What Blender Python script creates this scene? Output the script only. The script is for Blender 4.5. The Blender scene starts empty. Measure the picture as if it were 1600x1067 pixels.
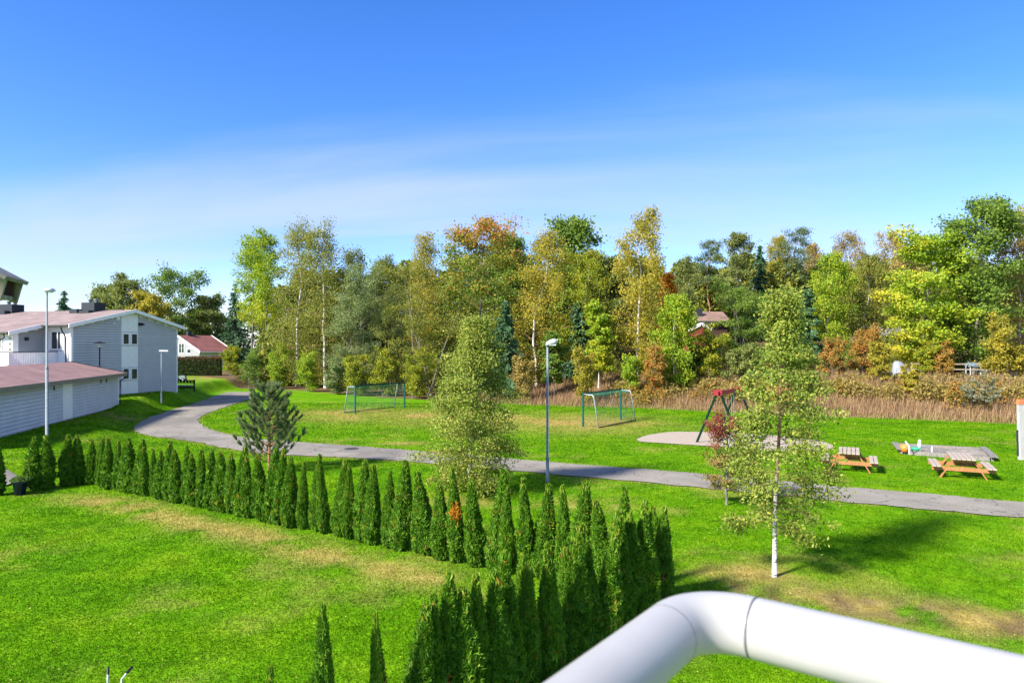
import bpy, math, random
import numpy as np
from mathutils import Vector

# ------------------------------------------------------------------ camera, sky, sun, exposure
scene = bpy.context.scene
COL = scene.collection
F, HOR, CAMZ = 1067.0, 541.0, 4.8          # focal length in photo pixels, horizon row, eye height (m)
cam_d = bpy.data.cameras.new('camera'); cam = bpy.data.objects.new('camera', cam_d); COL.objects.link(cam)
cam.location = (0, 0, CAMZ); cam.rotation_euler = (math.radians(90), 0, 0)
cam_d.sensor_width = 36; cam_d.lens = 24.0; cam_d.shift_y = (HOR - 533.5) / 1600.0
cam_d.clip_start = 0.05; cam_d.clip_end = 3000
cam_d.dof.use_dof = True; cam_d.dof.focus_distance = 28; cam_d.dof.aperture_fstop = 9
scene.camera = cam

SUN_EL = math.radians(36)
SUN_AZ = (-0.80, -0.60)                    # horizontal direction towards the sun
n_ = math.hypot(*SUN_AZ); SUN_AZ = (SUN_AZ[0] / n_, SUN_AZ[1] / n_)
world = bpy.data.worlds.new('World'); scene.world = world; world.use_nodes = True
wn = world.node_tree.nodes; wl = world.node_tree.links
bg = wn['Background']; bg.inputs['Strength'].default_value = 0.10
sky = wn.new('ShaderNodeTexSky'); sky.sky_type = 'NISHITA'; sky.sun_disc = False
sky.sun_elevation = SUN_EL; sky.sun_rotation = math.atan2(SUN_AZ[0], SUN_AZ[1])
sky.altitude = 100; sky.air_density = 1.0; sky.dust_density = 0.2; sky.ozone_density = 5.0
hs = wn.new('ShaderNodeHueSaturation'); hs.inputs['Saturation'].default_value = 1.25; hs.inputs['Value'].default_value = 0.76; hs.inputs['Hue'].default_value = 0.510
wl.new(sky.outputs[0], hs.inputs['Color'])
wb = wn.new('ShaderNodeMix'); wb.data_type = 'RGBA'; wb.blend_type = 'MULTIPLY'; wb.inputs[0].default_value = 1; wb.inputs[7].default_value = (1.0, .90, .97, 1)
wl.new(hs.outputs[0], wb.inputs[6])
# thin cirrus: a noise laid on a high flat layer (direction / height)
tc = wn.new('ShaderNodeTexCoord'); sep = wn.new('ShaderNodeSeparateXYZ'); wl.new(tc.outputs['Generated'], sep.inputs[0])
def wmath(op, a, b=None, clamp=False):
    m = wn.new('ShaderNodeMath'); m.operation = op; m.use_clamp = clamp
    for i, v in enumerate((a, b)):
        if v is None: continue
        if isinstance(v, (int, float)): m.inputs[i].default_value = v
        else: wl.new(v, m.inputs[i])
    return m.outputs[0]
zc = wmath('MAXIMUM', sep.outputs['Z'], 0.0); zz = wmath('ADD', zc, 0.16)
cmb = wn.new('ShaderNodeCombineXYZ')
wl.new(wmath('DIVIDE', sep.outputs['X'], zz), cmb.inputs[0]); wl.new(wmath('DIVIDE', sep.outputs['Y'], zz), cmb.inputs[1])
mp = wn.new('ShaderNodeMapping'); mp.inputs['Rotation'].default_value = (0, 0, 0.35); mp.inputs['Scale'].default_value = (0.22, 0.6, 1); mp.inputs['Location'].default_value = (9, 1, 0)
wl.new(cmb.outputs[0], mp.inputs[0])
nz = wn.new('ShaderNodeTexNoise'); nz.inputs['Scale'].default_value = 1.3; nz.inputs['Detail'].default_value = 6; nz.inputs['Roughness'].default_value = 0.5; nz.inputs['Distortion'].default_value = 0.5
wl.new(mp.outputs[0], nz.inputs['Vector'])
cr = wn.new('ShaderNodeValToRGB'); cr.color_ramp.interpolation = 'EASE'
cr.color_ramp.elements[0].position = 0.39; cr.color_ramp.elements[0].color = (0, 0, 0, 1)
cr.color_ramp.elements[1].position = 0.76; cr.color_ramp.elements[1].color = (1, 1, 1, 1)
wl.new(nz.outputs[0], cr.inputs[0])
mixc = wn.new('ShaderNodeMix'); mixc.data_type = 'RGBA'
wl.new(wmath('MULTIPLY', cr.outputs[0], 0.75), mixc.inputs['Factor'])
wl.new(wb.outputs[2], mixc.inputs[6]); mixc.inputs[7].default_value = (2.05, 2.25, 2.75, 1)
wl.new(mixc.outputs[2], bg.inputs['Color'])

sun_d = bpy.data.lights.new('sun', 'SUN'); sun = bpy.data.objects.new('sun', sun_d); COL.objects.link(sun)
sun_d.energy = 3.0; sun_d.angle = math.radians(7.0); sun_d.color = (1.0, 0.93, 0.82)
ts = Vector((SUN_AZ[0] * math.cos(SUN_EL), SUN_AZ[1] * math.cos(SUN_EL), math.sin(SUN_EL)))
sun.rotation_euler = ts.to_track_quat('Z', 'Y').to_euler()
vs = scene.view_settings; vs.view_transform = 'Standard'; vs.look = 'None'; vs.gamma = 1; vs.use_curve_mapping = False
vs.exposure = 1.92

# ------------------------------------------------------------------ helpers
def G(px, py, z=0.0):
    """ground point of a photo pixel at height z"""
    Y = (CAMZ - z) * F / (py - HOR); return np.array(((px - 800) / F * Y, Y))
def XY(px, Y): return np.array(((px - 800) / F * Y, Y))
def ZP(py, Y): return CAMZ + (HOR - py) * Y / F
def sst(a, b, x):
    t = np.clip((x - a) / (b - a), 0, 1); return t * t * (3 - 2 * t)
def vnoise(x, y, seed=0):
    xi = np.floor(x).astype(np.int64); yi = np.floor(y).astype(np.int64); fx = x - xi; fy = y - yi
    fx = fx * fx * (3 - 2 * fx); fy = fy * fy * (3 - 2 * fy)
    def h(a, b):
        v = np.sin(a * 127.1 + b * 311.7 + seed * 74.7) * 43758.5453; return v - np.floor(v)
    return (h(xi, yi) * (1 - fx) + h(xi + 1, yi) * fx) * (1 - fy) + (h(xi, yi + 1) * (1 - fx) + h(xi + 1, yi + 1) * fx) * fy
def fbm(x, y, seed=0, o=4):
    s = 0; a = .5; n = 0
    for i in range(o): s = s + a * vnoise(x * 2 ** i, y * 2 ** i, seed + i); n += a; a *= .5
    return s / n
def dseg(x, y, pl):
    d = np.full(np.shape(x), 1e9)
    for (a, b), (c, e) in zip(pl[:-1], pl[1:]):
        vx, vy = c - a, e - b; t = np.clip(((x - a) * vx + (y - b) * vy) / (vx * vx + vy * vy), 0, 1)
        d = np.minimum(d, np.hypot(x - a - t * vx, y - b - t * vy))
    return d
def inside(x, y, poly):
    r = np.zeros(np.shape(x), bool); n = len(poly)
    for i in range(n):
        (x1, y1), (x2, y2) = poly[i], poly[(i + 1) % n]
        if y1 == y2: continue
        c = ((y1 > y) != (y2 > y)) & (x < (x2 - x1) * (y - y1) / (y2 - y1) + x1); r ^= c
    return r

class MB:
    def __init__(s): s.v = []; s.f = []; s.n = 0; s.a = []
    def add(s, V, Fc, attr=None):
        V = np.asarray(V, float).reshape(-1, 3)
        s.v.append(V); s.f.append((np.asarray(Fc, np.int64) + s.n)); s.n += len(V)
        if attr is not None: s.a.append(np.asarray(attr, float))
        return s
    def box(s, x0, x1, y0, y1, z0, z1):
        V = [(x, y, z) for z in (z0, z1) for y in (y0, y1) for x in (x0, x1)]
        return s.add(V, [(0, 2, 3, 1), (4, 5, 7, 6), (0, 1, 5, 4), (2, 6, 7, 3), (0, 4, 6, 2), (1, 3, 7, 5)])
    def beam(s, p, q, w, h, up=(0, 0, 1)):
        p = np.array(p, float); q = np.array(q, float); d = q - p; d /= np.linalg.norm(d)
        sd = np.cross(d, up); sd /= np.linalg.norm(sd); u = np.cross(sd, d)
        V = [e + a * sd * w / 2 + b * u * h / 2 for e in (p, q) for a, b in ((-1, -1), (1, -1), (1, 1), (-1, 1))]
        return s.add(V, [(3, 2, 1, 0), (4, 5, 6, 7), (0, 1, 5, 4), (1, 2, 6, 5), (2, 3, 7, 6), (3, 0, 4, 7)])
    def prism(s, poly, ax, a0, a1):
        """polygon in the other two axes, extruded along axis ax"""
        n = len(poly); V = []
        for a in (a0, a1):
            for p in poly:
                q = list(p); q.insert(ax, a); V.append(q)
        s.add(V, [(i, (i + 1) % n, n + (i + 1) % n, n + i) for i in range(n)])
        b = s.n - 2 * n
        for o in (0, n):
            for i in range(1, n - 1, 2):
                k = [b + o, b + o + i, b + o + i + 1, b + o + min(i + 2, n - 1)]
                if len(set(k)) == 3: k = k[:3]
                s.f.append(np.array([k], np.int64))
        return s
    def tube(s, P, r, n=8, cap=True):
        P = np.asarray(P, float); m = len(P); r = np.broadcast_to(np.asarray(r, float), (m,))
        T = np.gradient(P, axis=0); T /= np.linalg.norm(T, axis=1)[:, None] + 1e-9
        ref = np.array((0, 0, 1.)) if abs(T[:, 2]).mean() < .8 else np.array((1., 0, 0))
        A = np.cross(T, ref); A /= np.linalg.norm(A, axis=1)[:, None] + 1e-9; B = np.cross(T, A)
        th = np.arange(n) * 2 * math.pi / n
        V = (P[:, None] + (A[:, None] * np.cos(th)[None, :, None] + B[:, None] * np.sin(th)[None, :, None]) * r[:, None, None]).reshape(-1, 3)
        i = np.arange(m - 1)[:, None] * n; j = np.arange(n)[None]; k = (j + 1) % n
        Fq = np.stack([i + j, i + k, i + n + k, i + n + j], -1).reshape(-1, 4)
        s.add(V, Fq)
        if cap:
            b = s.n - len(V)
            if n == 3: s.f.append(np.array([[b, b + 1, b + 2]])); s.f.append(np.array([[b + (m - 1) * n + q for q in range(3)]]))
            else:
                for o in (0, (m - 1) * n):
                    for q in range(1, n - 1, 2):
                        kk = [b + o, b + o + q, b + o + q + 1, b + o + min(q + 2, n - 1)]
                        if len(set(kk)) == 3: kk = kk[:3]
                        s.f.append(np.array([kk]))
        return s
    def lathe(s, prof, n=16, c=(0, 0)):
        P = np.array([(c[0], c[1], z) for r, z in prof]); th = np.arange(n) * 2 * math.pi / n
        V = np.array([(c[0] + r * math.cos(t), c[1] + r * math.sin(t), z) for r, z in prof for t in th])
        m = len(prof); i = np.arange(m - 1)[:, None] * n; j = np.arange(n)[None]; k = (j + 1) % n
        return s.add(V, np.stack([i + j, i + k, i + n + k, i + n + j], -1).reshape(-1, 4))
    def mesh(s, name, smooth=False):
        me = bpy.data.meshes.new(name); V = np.concatenate(s.v)
        me.vertices.add(len(V)); me.vertices.foreach_set('co', V.ravel())
        tot = np.concatenate([np.full(len(f), f.shape[1]) for f in s.f]); loops = np.concatenate([f.ravel() for f in s.f])
        me.loops.add(len(loops)); me.loops.foreach_set('vertex_index', loops.astype(np.int32))
        me.polygons.add(len(tot)); st = np.zeros(len(tot), np.int32); st[1:] = np.cumsum(tot)[:-1]
        me.polygons.foreach_set('loop_start', st)
        me.polygons.foreach_set('use_smooth', np.full(len(tot), bool(smooth)))
        if s.a:
            at = me.attributes.new('tint', 'FLOAT', 'POINT'); at.data.foreach_set('value', np.concatenate(s.a).astype(np.float32))
        me.update(calc_edges=True); return me
    def build(s, name, mat, parent=None, smooth=False, kind=None):
        return link(name, s.mesh(name, smooth), mat, parent, kind)
def link(name, me, mat, parent=None, kind=None):
    if mat and not me.materials: me.materials.append(mat)
    o = bpy.data.objects.new(name, me); COL.objects.link(o)
    if parent: o.parent = parent
    if kind: o['kind'] = kind
    return o
def thing(name, label, cat, loc=(0, 0, 0), rz=0, group=None):
    o = bpy.data.objects.new(name, None); COL.objects.link(o); o.empty_display_size = .2
    o.location = loc; o.rotation_euler = (0, 0, rz); return tag(o, label, cat, group)
def tag(o, label, cat, group=None):
    o['label'] = label; o['category'] = cat
    if group: o['group'] = group
    return o
def copy_tree(o, parent=None):
    c = o.copy(); COL.objects.link(c); c.parent = parent
    for ch in list(o.children): copy_tree(ch, c)
    return c

# ------------------------------------------------------------------ materials
def nmat(name):
    m = bpy.data.materials.new(name); m.use_nodes = True; nt = m.node_tree
    return m, nt, nt.nodes['Principled BSDF']
def plain(name, col, rough=.6, metal=0, var=.12, scale=6, bump=0, bscale=40, spec=.3):
    """base colour with a soft noise variation and optional fine bump"""
    m, nt, b = nmat(name); N = nt.nodes; L = nt.links
    tcn = N.new('ShaderNodeTexCoord'); nz = N.new('ShaderNodeTexNoise'); nz.inputs['Scale'].default_value = scale; nz.inputs['Detail'].default_value = 6
    L.new(tcn.outputs['Object'], nz.inputs['Vector'])
    r = N.new('ShaderNodeValToRGB'); r.color_ramp.elements[0].position = .3; r.color_ramp.elements[1].position = .7
    r.color_ramp.elements[0].color = tuple(c * (1 - var) for c in col) + (1,); r.color_ramp.elements[1].color = tuple(min(1, c * (1 + var)) for c in col) + (1,)
    L.new(nz.outputs[0], r.inputs[0]); L.new(r.outputs[0], b.inputs['Base Color'])
    b.inputs['Roughness'].default_value = rough; b.inputs['Metallic'].default_value = metal; b.inputs['Specular IOR Level'].default_value = spec
    if bump:
        n2 = N.new('ShaderNodeTexNoise'); n2.inputs['Scale'].default_value = bscale; n2.inputs['Detail'].default_value = 8
        L.new(tcn.outputs['Object'], n2.inputs['Vector'])
        bp = N.new('ShaderNodeBump'); bp.inputs['Strength'].default_value = bump; bp.inputs['Distance'].default_value = .02
        L.new(n2.outputs[0], bp.inputs['Height']); L.new(bp.outputs[0], b.inputs['Normal'])
    return m
def leafmat(name, stops, trans=.48, rough=.55, spec=.25):
    """leaf colours along the per-leaf 'tint' attribute; part of the light passes through"""
    m, nt, b = nmat(name); N = nt.nodes; L = nt.links
    a = N.new('ShaderNodeAttribute'); a.attribute_name = 'tint'
    r = N.new('ShaderNodeValToRGB'); e = r.color_ramp.elements
    while len(e) < len(stops): e.new(.5)
    for el, (p, c) in zip(e, stops): el.position = p; el.color = tuple(c) + (1,)
    L.new(a.outputs['Fac'], r.inputs[0]); L.new(r.outputs[0], b.inputs['Base Color'])
    b.inputs['Roughness'].default_value = rough; b.inputs['Specular IOR Level'].default_value = spec
    t = N.new('ShaderNodeBsdfTranslucent'); L.new(r.outputs[0], t.inputs['Color'])
    mx = N.new('ShaderNodeMixShader'); mx.inputs[0].default_value = trans
    L.new(b.outputs[0], mx.inputs[1]); L.new(t.outputs[0], mx.inputs[2]); L.new(mx.outputs[0], N['Material Output'].inputs['Surface'])
    return m
def birch_bark(young=False):
    m, nt, b = nmat('birch_bark'); N = nt.nodes; L = nt.links
    t = N.new('ShaderNodeTexCoord'); mp = N.new('ShaderNodeMapping'); mp.inputs['Scale'].default_value = (3, 3, 14); L.new(t.outputs['Object'], mp.inputs[0])
    n = N.new('ShaderNodeTexNoise'); n.inputs['Scale'].default_value = 1.4; n.inputs['Detail'].default_value = 5; L.new(mp.outputs[0], n.inputs['Vector'])
    r = N.new('ShaderNodeValToRGB'); r.color_ramp.elements[0].position = .38; r.color_ramp.elements[0].color = (.05, .045, .04, 1)
    r.color_ramp.elements[1].position = .5; r.color_ramp.elements[1].color = (.62, .60, .56, 1)
    L.new(n.outputs[0], r.inputs[0]); L.new(r.outputs[0], b.inputs['Base Color']); b.inputs['Roughness'].default_value = .7
    if young:                                   # red-brown bark higher up the stem
        sp = N.new('ShaderNodeSeparateXYZ'); L.new(t.outputs['Object'], sp.inputs[0]); mr = N.new('ShaderNodeMapRange'); mr.inputs[1].default_value = 1.0; mr.inputs[2].default_value = 2.6; L.new(sp.outputs['Z'], mr.inputs[0])
        x = N.new('ShaderNodeMix'); x.data_type = 'RGBA'; L.new(mr.outputs[0], x.inputs[0]); L.new(r.outputs[0], x.inputs[6]); x.inputs[7].default_value = (.26, .13, .08, 1); L.new(x.outputs[2], b.inputs['Base Color'])
    return m
def grass_mat(name, ground):
    m, nt, b = nmat(name); N = nt.nodes; L = nt.links
    g = N.new('ShaderNodeNewGeometry')
    def noise(s, d=4):
        n = N.new('ShaderNodeTexNoise'); n.inputs['Scale'].default_value = s; n.inputs['Detail'].default_value = d; L.new(g.outputs['Position'], n.inputs['Vector']); return n.outputs[0]
    def ramp(src, stops):
        r = N.new('ShaderNodeValToRGB'); e = r.color_ramp.elements
        while len(e) < len(stops): e.new(.5)
        for el, (p, c) in zip(e, stops): el.position = p; el.color = tuple(c) + (1,)
        L.new(src, r.inputs[0]); return r.outputs[0]
    def mix(fac, a, c, mode='MIX'):
        x = N.new('ShaderNodeMix'); x.data_type = 'RGBA'; x.blend_type = mode
        if isinstance(fac, float): x.inputs[0].default_value = fac
        else: L.new(fac, x.inputs[0])
        for i, v in ((6, a), (7, c)):
            if isinstance(v, tuple): x.inputs[i].default_value = v + (1,)
            else: L.new(v, x.inputs[i])
        return x.outputs[2]
    big = ramp(noise(.55, 5), [(.3, (.068, .195, .003)), (.5, (.103, .255, .003)), (.72, (.158, .295, .006))])
    small = ramp(noise(7, 6), [(.3, (.74, .74, .74)), (.7, (1.14, 1.14, 1.14))])
    mid = ramp(noise(2.2, 5), [(.32, (.78, .80, .7)), (.5, (1, 1, 1)), (.72, (1.18, 1.1, 1.3))])
    colr = mix(1.0, mix(1.0, big, small, 'MULTIPLY'), mid, 'MULTIPLY')
    a = N.new('ShaderNodeAttribute'); a.attribute_name = 'dry'
    straw = ramp(noise(3, 6), [(.3, (.24, .19, .045)), (.7, (.42, .32, .10))])
    colr = mix(a.outputs['Fac'], colr, straw)
    s = N.new('ShaderNodeAttribute'); s.attribute_name = 'soil'
    soil = ramp(noise(2, 6), [(.3, (.07, .05, .025)), (.7, (.20, .14, .07))])
    colr = mix(s.outputs['Fac'], colr, soil)
    if not ground:
        tt = N.new('ShaderNodeAttribute'); tt.attribute_name = 'tint'
        colr = mix(1.0, colr, ramp(tt.outputs['Fac'], [(0, (.72, .78, .6)), (.5, (1, 1, 1)), (1, (1.3, 1.15, 1.2))]), 'MULTIPLY')
    L.new(colr, b.inputs['Base Color']); b.inputs['Roughness'].default_value = .8; b.inputs['Specular IOR Level'].default_value = .03
    if ground:
        bp = N.new('ShaderNodeBump'); bp.inputs['Strength'].default_value = .7; bp.inputs['Distance'].default_value = .05
        L.new(noise(14, 8), bp.inputs['Height']); L.new(bp.outputs[0], b.inputs['Normal'])
    else:
        t = N.new('ShaderNodeBsdfTranslucent'); L.new(colr, t.inputs['Color'])
        mx = N.new('ShaderNodeMixShader'); mx.inputs[0].default_value = .45
        L.new(b.outputs[0], mx.inputs[1]); L.new(t.outputs[0], mx.inputs[2]); L.new(mx.outputs[0], N['Material Output'].inputs['Surface'])
    return m
def asphalt_mat():
    m, nt, b = nmat('asphalt'); N = nt.nodes; L = nt.links
    g = N.new('ShaderNodeNewGeometry')
    n1 = N.new('ShaderNodeTexNoise'); n1.inputs['Scale'].default_value = .7; n1.inputs['Detail'].default_value = 6; L.new(g.outputs['Position'], n1.inputs['Vector'])
    n2 = N.new('ShaderNodeTexNoise'); n2.inputs['Scale'].default_value = 45; n2.inputs['Detail'].default_value = 4; L.new(g.outputs['Position'], n2.inputs['Vector'])
    r = N.new('ShaderNodeValToRGB'); r.color_ramp.elements[0].position = .3; r.color_ramp.elements[0].color = (.20, .185, .158, 1); r.color_ramp.elements[1].position = .7; r.color_ramp.elements[1].color = (.27, .25, .215, 1)
    L.new(n1.outputs[0], r.inputs[0])
    r2 = N.new('ShaderNodeValToRGB'); r2.color_ramp.elements[0].position = .3; r2.color_ramp.elements[0].color = (.7, .7, .7, 1); r2.color_ramp.elements[1].position = .7; r2.color_ramp.elements[1].color = (1.2, 1.2, 1.2, 1)
    L.new(n2.outputs[0], r2.inputs[0])
    x = N.new('ShaderNodeMix'); x.data_type = 'RGBA'; x.blend_type = 'MULTIPLY'; x.inputs[0].default_value = 1; L.new(r.outputs[0], x.inputs[6]); L.new(r2.outputs[0], x.inputs[7])
    vo = N.new('ShaderNodeTexVoronoi'); vo.feature = 'DISTANCE_TO_EDGE'; vo.inputs['Scale'].default_value = .55; vo.inputs['Randomness'].default_value = 1
    dn = N.new('ShaderNodeTexNoise'); dn.inputs['Scale'].default_value = 2.0; dn.inputs['Detail'].default_value = 5; L.new(g.outputs['Position'], dn.inputs['Vector'])
    va = N.new('ShaderNodeVectorMath'); va.operation = 'ADD'; L.new(g.outputs['Position'], va.inputs[0]); L.new(dn.outputs['Color'], va.inputs[1]); L.new(va.outputs[0], vo.inputs['Vector'])
    ck = N.new('ShaderNodeValToRGB'); ck.color_ramp.elements[0].position = .004; ck.color_ramp.elements[0].color = (.45, .45, .45, 1); ck.color_ramp.elements[1].position = .014; ck.color_ramp.elements[1].color = (1, 1, 1, 1); L.new(vo.outputs['Distance'], ck.inputs[0])
    pt = N.new('ShaderNodeTexNoise'); pt.inputs['Scale'].default_value = .22; pt.inputs['Detail'].default_value = 3; L.new(g.outputs['Position'], pt.inputs['Vector'])
    pr_ = N.new('ShaderNodeValToRGB'); pr_.color_ramp.elements[0].position = .44; pr_.color_ramp.elements[0].color = (.84, .84, .85, 1); pr_.color_ramp.elements[1].position = .5; pr_.color_ramp.elements[1].color = (1.05, 1.04, 1.02, 1); L.new(pt.outputs[0], pr_.inputs[0])
    for q_ in (ck, pr_):
        x2 = N.new('ShaderNodeMix'); x2.data_type = 'RGBA'; x2.blend_type = 'MULTIPLY'; x2.inputs[0].default_value = 1; L.new(x.outputs[2], x2.inputs[6]); L.new(q_.outputs[0], x2.inputs[7]); x = x2
    L.new(x.outputs[2], b.inputs['Base Color']); b.inputs['Roughness'].default_value = .95; b.inputs['Specular IOR Level'].default_value = .1
    return m
def roof_mat(name, c0, c1):
    m, nt, b = nmat(name); N = nt.nodes; L = nt.links
    t = N.new('ShaderNodeTexCoord')
    br = N.new('ShaderNodeTexBrick'); br.inputs['Scale'].default_value = 1; br.inputs['Brick Width'].default_value = .35; br.inputs['Row Height'].default_value = .3
    br.inputs['Mortar Size'].default_value = .012; br.inputs['Color1'].default_value = c0 + (1,); br.inputs['Color2'].default_value = c1 + (1,); br.inputs['Mortar'].default_value = tuple(v * .45 for v in c0) + (1,)
    L.new(t.outputs['Object'], br.inputs['Vector'])
    n = N.new('ShaderNodeTexNoise'); n.inputs['Scale'].default_value = .8; n.inputs['Detail'].default_value = 6; L.new(t.outputs['Object'], n.inputs['Vector'])
    r = N.new('ShaderNodeValToRGB'); r.color_ramp.elements[0].position = .3; r.color_ramp.elements[0].color = (.75, .75, .75, 1); r.color_ramp.elements[1].position = .7; r.color_ramp.elements[1].color = (1.15, 1.15, 1.15, 1); L.new(n.outputs[0], r.inputs[0])
    x = N.new('ShaderNodeMix'); x.data_type = 'RGBA'; x.blend_type = 'MULTIPLY'; x.inputs[0].default_value = 1; L.new(br.outputs[0], x.inputs[6]); L.new(r.outputs[0], x.inputs[7])
    L.new(x.outputs[2], b.inputs['Base Color']); b.inputs['Roughness'].default_value = .9
    return m
def wood_mat(name, c0, c1, sc=(1, 1, 1)):
    m, nt, b = nmat(name); N = nt.nodes; L = nt.links
    t = N.new('ShaderNodeTexCoord'); mp = N.new('ShaderNodeMapping'); mp.inputs['Scale'].default_value = sc; L.new(t.outputs['Object'], mp.inputs[0])
    n = N.new('ShaderNodeTexNoise'); n.inputs['Scale'].default_value = 4; n.inputs['Detail'].default_value = 8; n.inputs['Distortion'].default_value = .6; L.new(mp.outputs[0], n.inputs['Vector'])
    r = N.new('ShaderNodeValToRGB'); r.color_ramp.elements[0].position = .3; r.color_ramp.elements[0].color = c0 + (1,); r.color_ramp.elements[1].position = .7; r.color_ramp.elements[1].color = c1 + (1,)
    L.new(n.outputs[0], r.inputs[0]); L.new(r.outputs[0], b.inputs['Base Color']); b.inputs['Roughness'].default_value = .75
    return m
def glass_mat():
    m, nt, b = nmat('window_glass'); b.inputs['Base Color'].default_value = (.03, .045, .05, 1); b.inputs['Roughness'].default_value = .05; b.inputs['Specular IOR Level'].default_value = .8
    return m

M = dict(
    grass=grass_mat('lawn', True), blade=grass_mat('grass_blade', False), asphalt=asphalt_mat(),
    gravel=plain('gravel', (.36, .30, .235), .95, var=.25, scale=22, bump=.8, bscale=60),
    sand=plain('sand', (.20, .18, .155), .95, var=.3, scale=4, bump=.6, bscale=12),
    white=plain('white_paint', (.88, .87, .86), .5, var=.04, scale=3), rail=plain('white_powder_coat', (.375, .37, .36), .42, var=.06, scale=14, spec=.4),
    seam=plain('grey_rubber', (.16, .17, .18), .6), siding=plain('grey_siding', (.50, .505, .53), .7, var=.06, scale=1.2), siding2=plain('dark_grey_siding', (.34, .35, .37), .7, var=.06, scale=1.2),
    joint_shade=plain('siding_joint_shade', (.17, .175, .19), .8), garage=plain('garage_siding', (.57, .575, .61), .7, var=.07, scale=1.2),  # first colour paints the shade in the joints between the boards
    roof=roof_mat('red_shingle', (.24, .175, .16), (.28, .205, .185)), roof_g=roof_mat('garage_shingle', (.26, .15, .135), (.30, .175, .155)),
    roof_r=roof_mat('red_tile', (.20, .065, .05), (.235, .08, .062)), roof_b=roof_mat('brown_tile', (.20, .125, .095), (.25, .155, .12)),
    black=plain('black_paint', (.012, .013, .015), .45), dark=plain('dark_metal', (.025, .032, .038), .5), glass=glass_mat(),
    concrete=plain('concrete', (.36, .35, .33), .9, var=.15, bump=.3), galv=plain('galvanised_steel', (.20, .24, .26), .6, .1, var=.15, scale=14),
    lampw=plain('lamp_housing', (.50, .53, .56), .4), green=plain('green_paint', (.006, .062, .042), .4), red=plain('red_paint', (.26, .018, .028), .4),
    silver=plain('silver_tube', (.30, .38, .40), .4, .2), netm=plain('net_cord', (.02, .16, .10), .8),
    plank=wood_mat('weathered_plank', (.30, .24, .19), (.44, .37, .30), (1, 12, 1)), tim=wood_mat('brown_timber', (.25, .10, .03), (.42, .19, .065), (10, 2, 2)),
    grey_wood=wood_mat('grey_wood', (.12, .11, .095), (.26, .24, .21), (6, 2, 2)), moss_wood=wood_mat('lichen_wood', (.10, .085, .055), (.36, .31, .24), (5, 5, 3)),
    blue_pot=plain('blue_glaze', (.008, .012, .07), .25, spec=.6), earth=plain('potting_soil', (.04, .03, .02), .95),
    birch=birch_bark(), ybirch=birch_bark(True), bark=wood_mat('grey_bark', (.07, .06, .05), (.22, .20, .17), (4, 4, 1)), pbark=wood_mat('pine_bark', (.14, .06, .03), (.36, .17, .08), (4, 4, 1.5)),
    twig=wood_mat('red_brown_twig', (.10, .04, .025), (.28, .14, .09), (4, 4, 1)), screenw=wood_mat('pale_grey_board', (.30, .29, .29), (.46, .45, .45), (6, 2, 2)), tarp=plain('pale_tarp', (.22, .25, .29), .6, var=.15, scale=3, bump=.4, bscale=5),
    beige=plain('beige_wall', (.55, .47, .40), .8, var=.05), pale=plain('pale_grey_wall', (.27, .27, .28), .8, var=.05), brownwall=plain('dark_brown_wall', (.055, .03, .022), .8),
    redwall=plain('red_wall', (.22, .045, .03), .8), orange=plain('orange_paint', (.62, .16, .07), .6), toy_o=plain('orange_plastic', (.75, .22, .05), .35), toy_g=plain('green_plastic', (.03, .36, .18), .35),
    toy_w=plain('white_plastic', (.75, .75, .75), .35), blueplastic=plain('pale_blue_plastic', (.20, .30, .38), .4), curtain=plain('curtain', (.55, .55, .52), .9, var=.1), iron=plain('cast_iron', (.05, .05, .05), .7),
)
L_ = lambda n, *c, **k: leafmat(n, [(i / (len(c) - 1), x) for i, x in enumerate(c)], **k)
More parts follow.
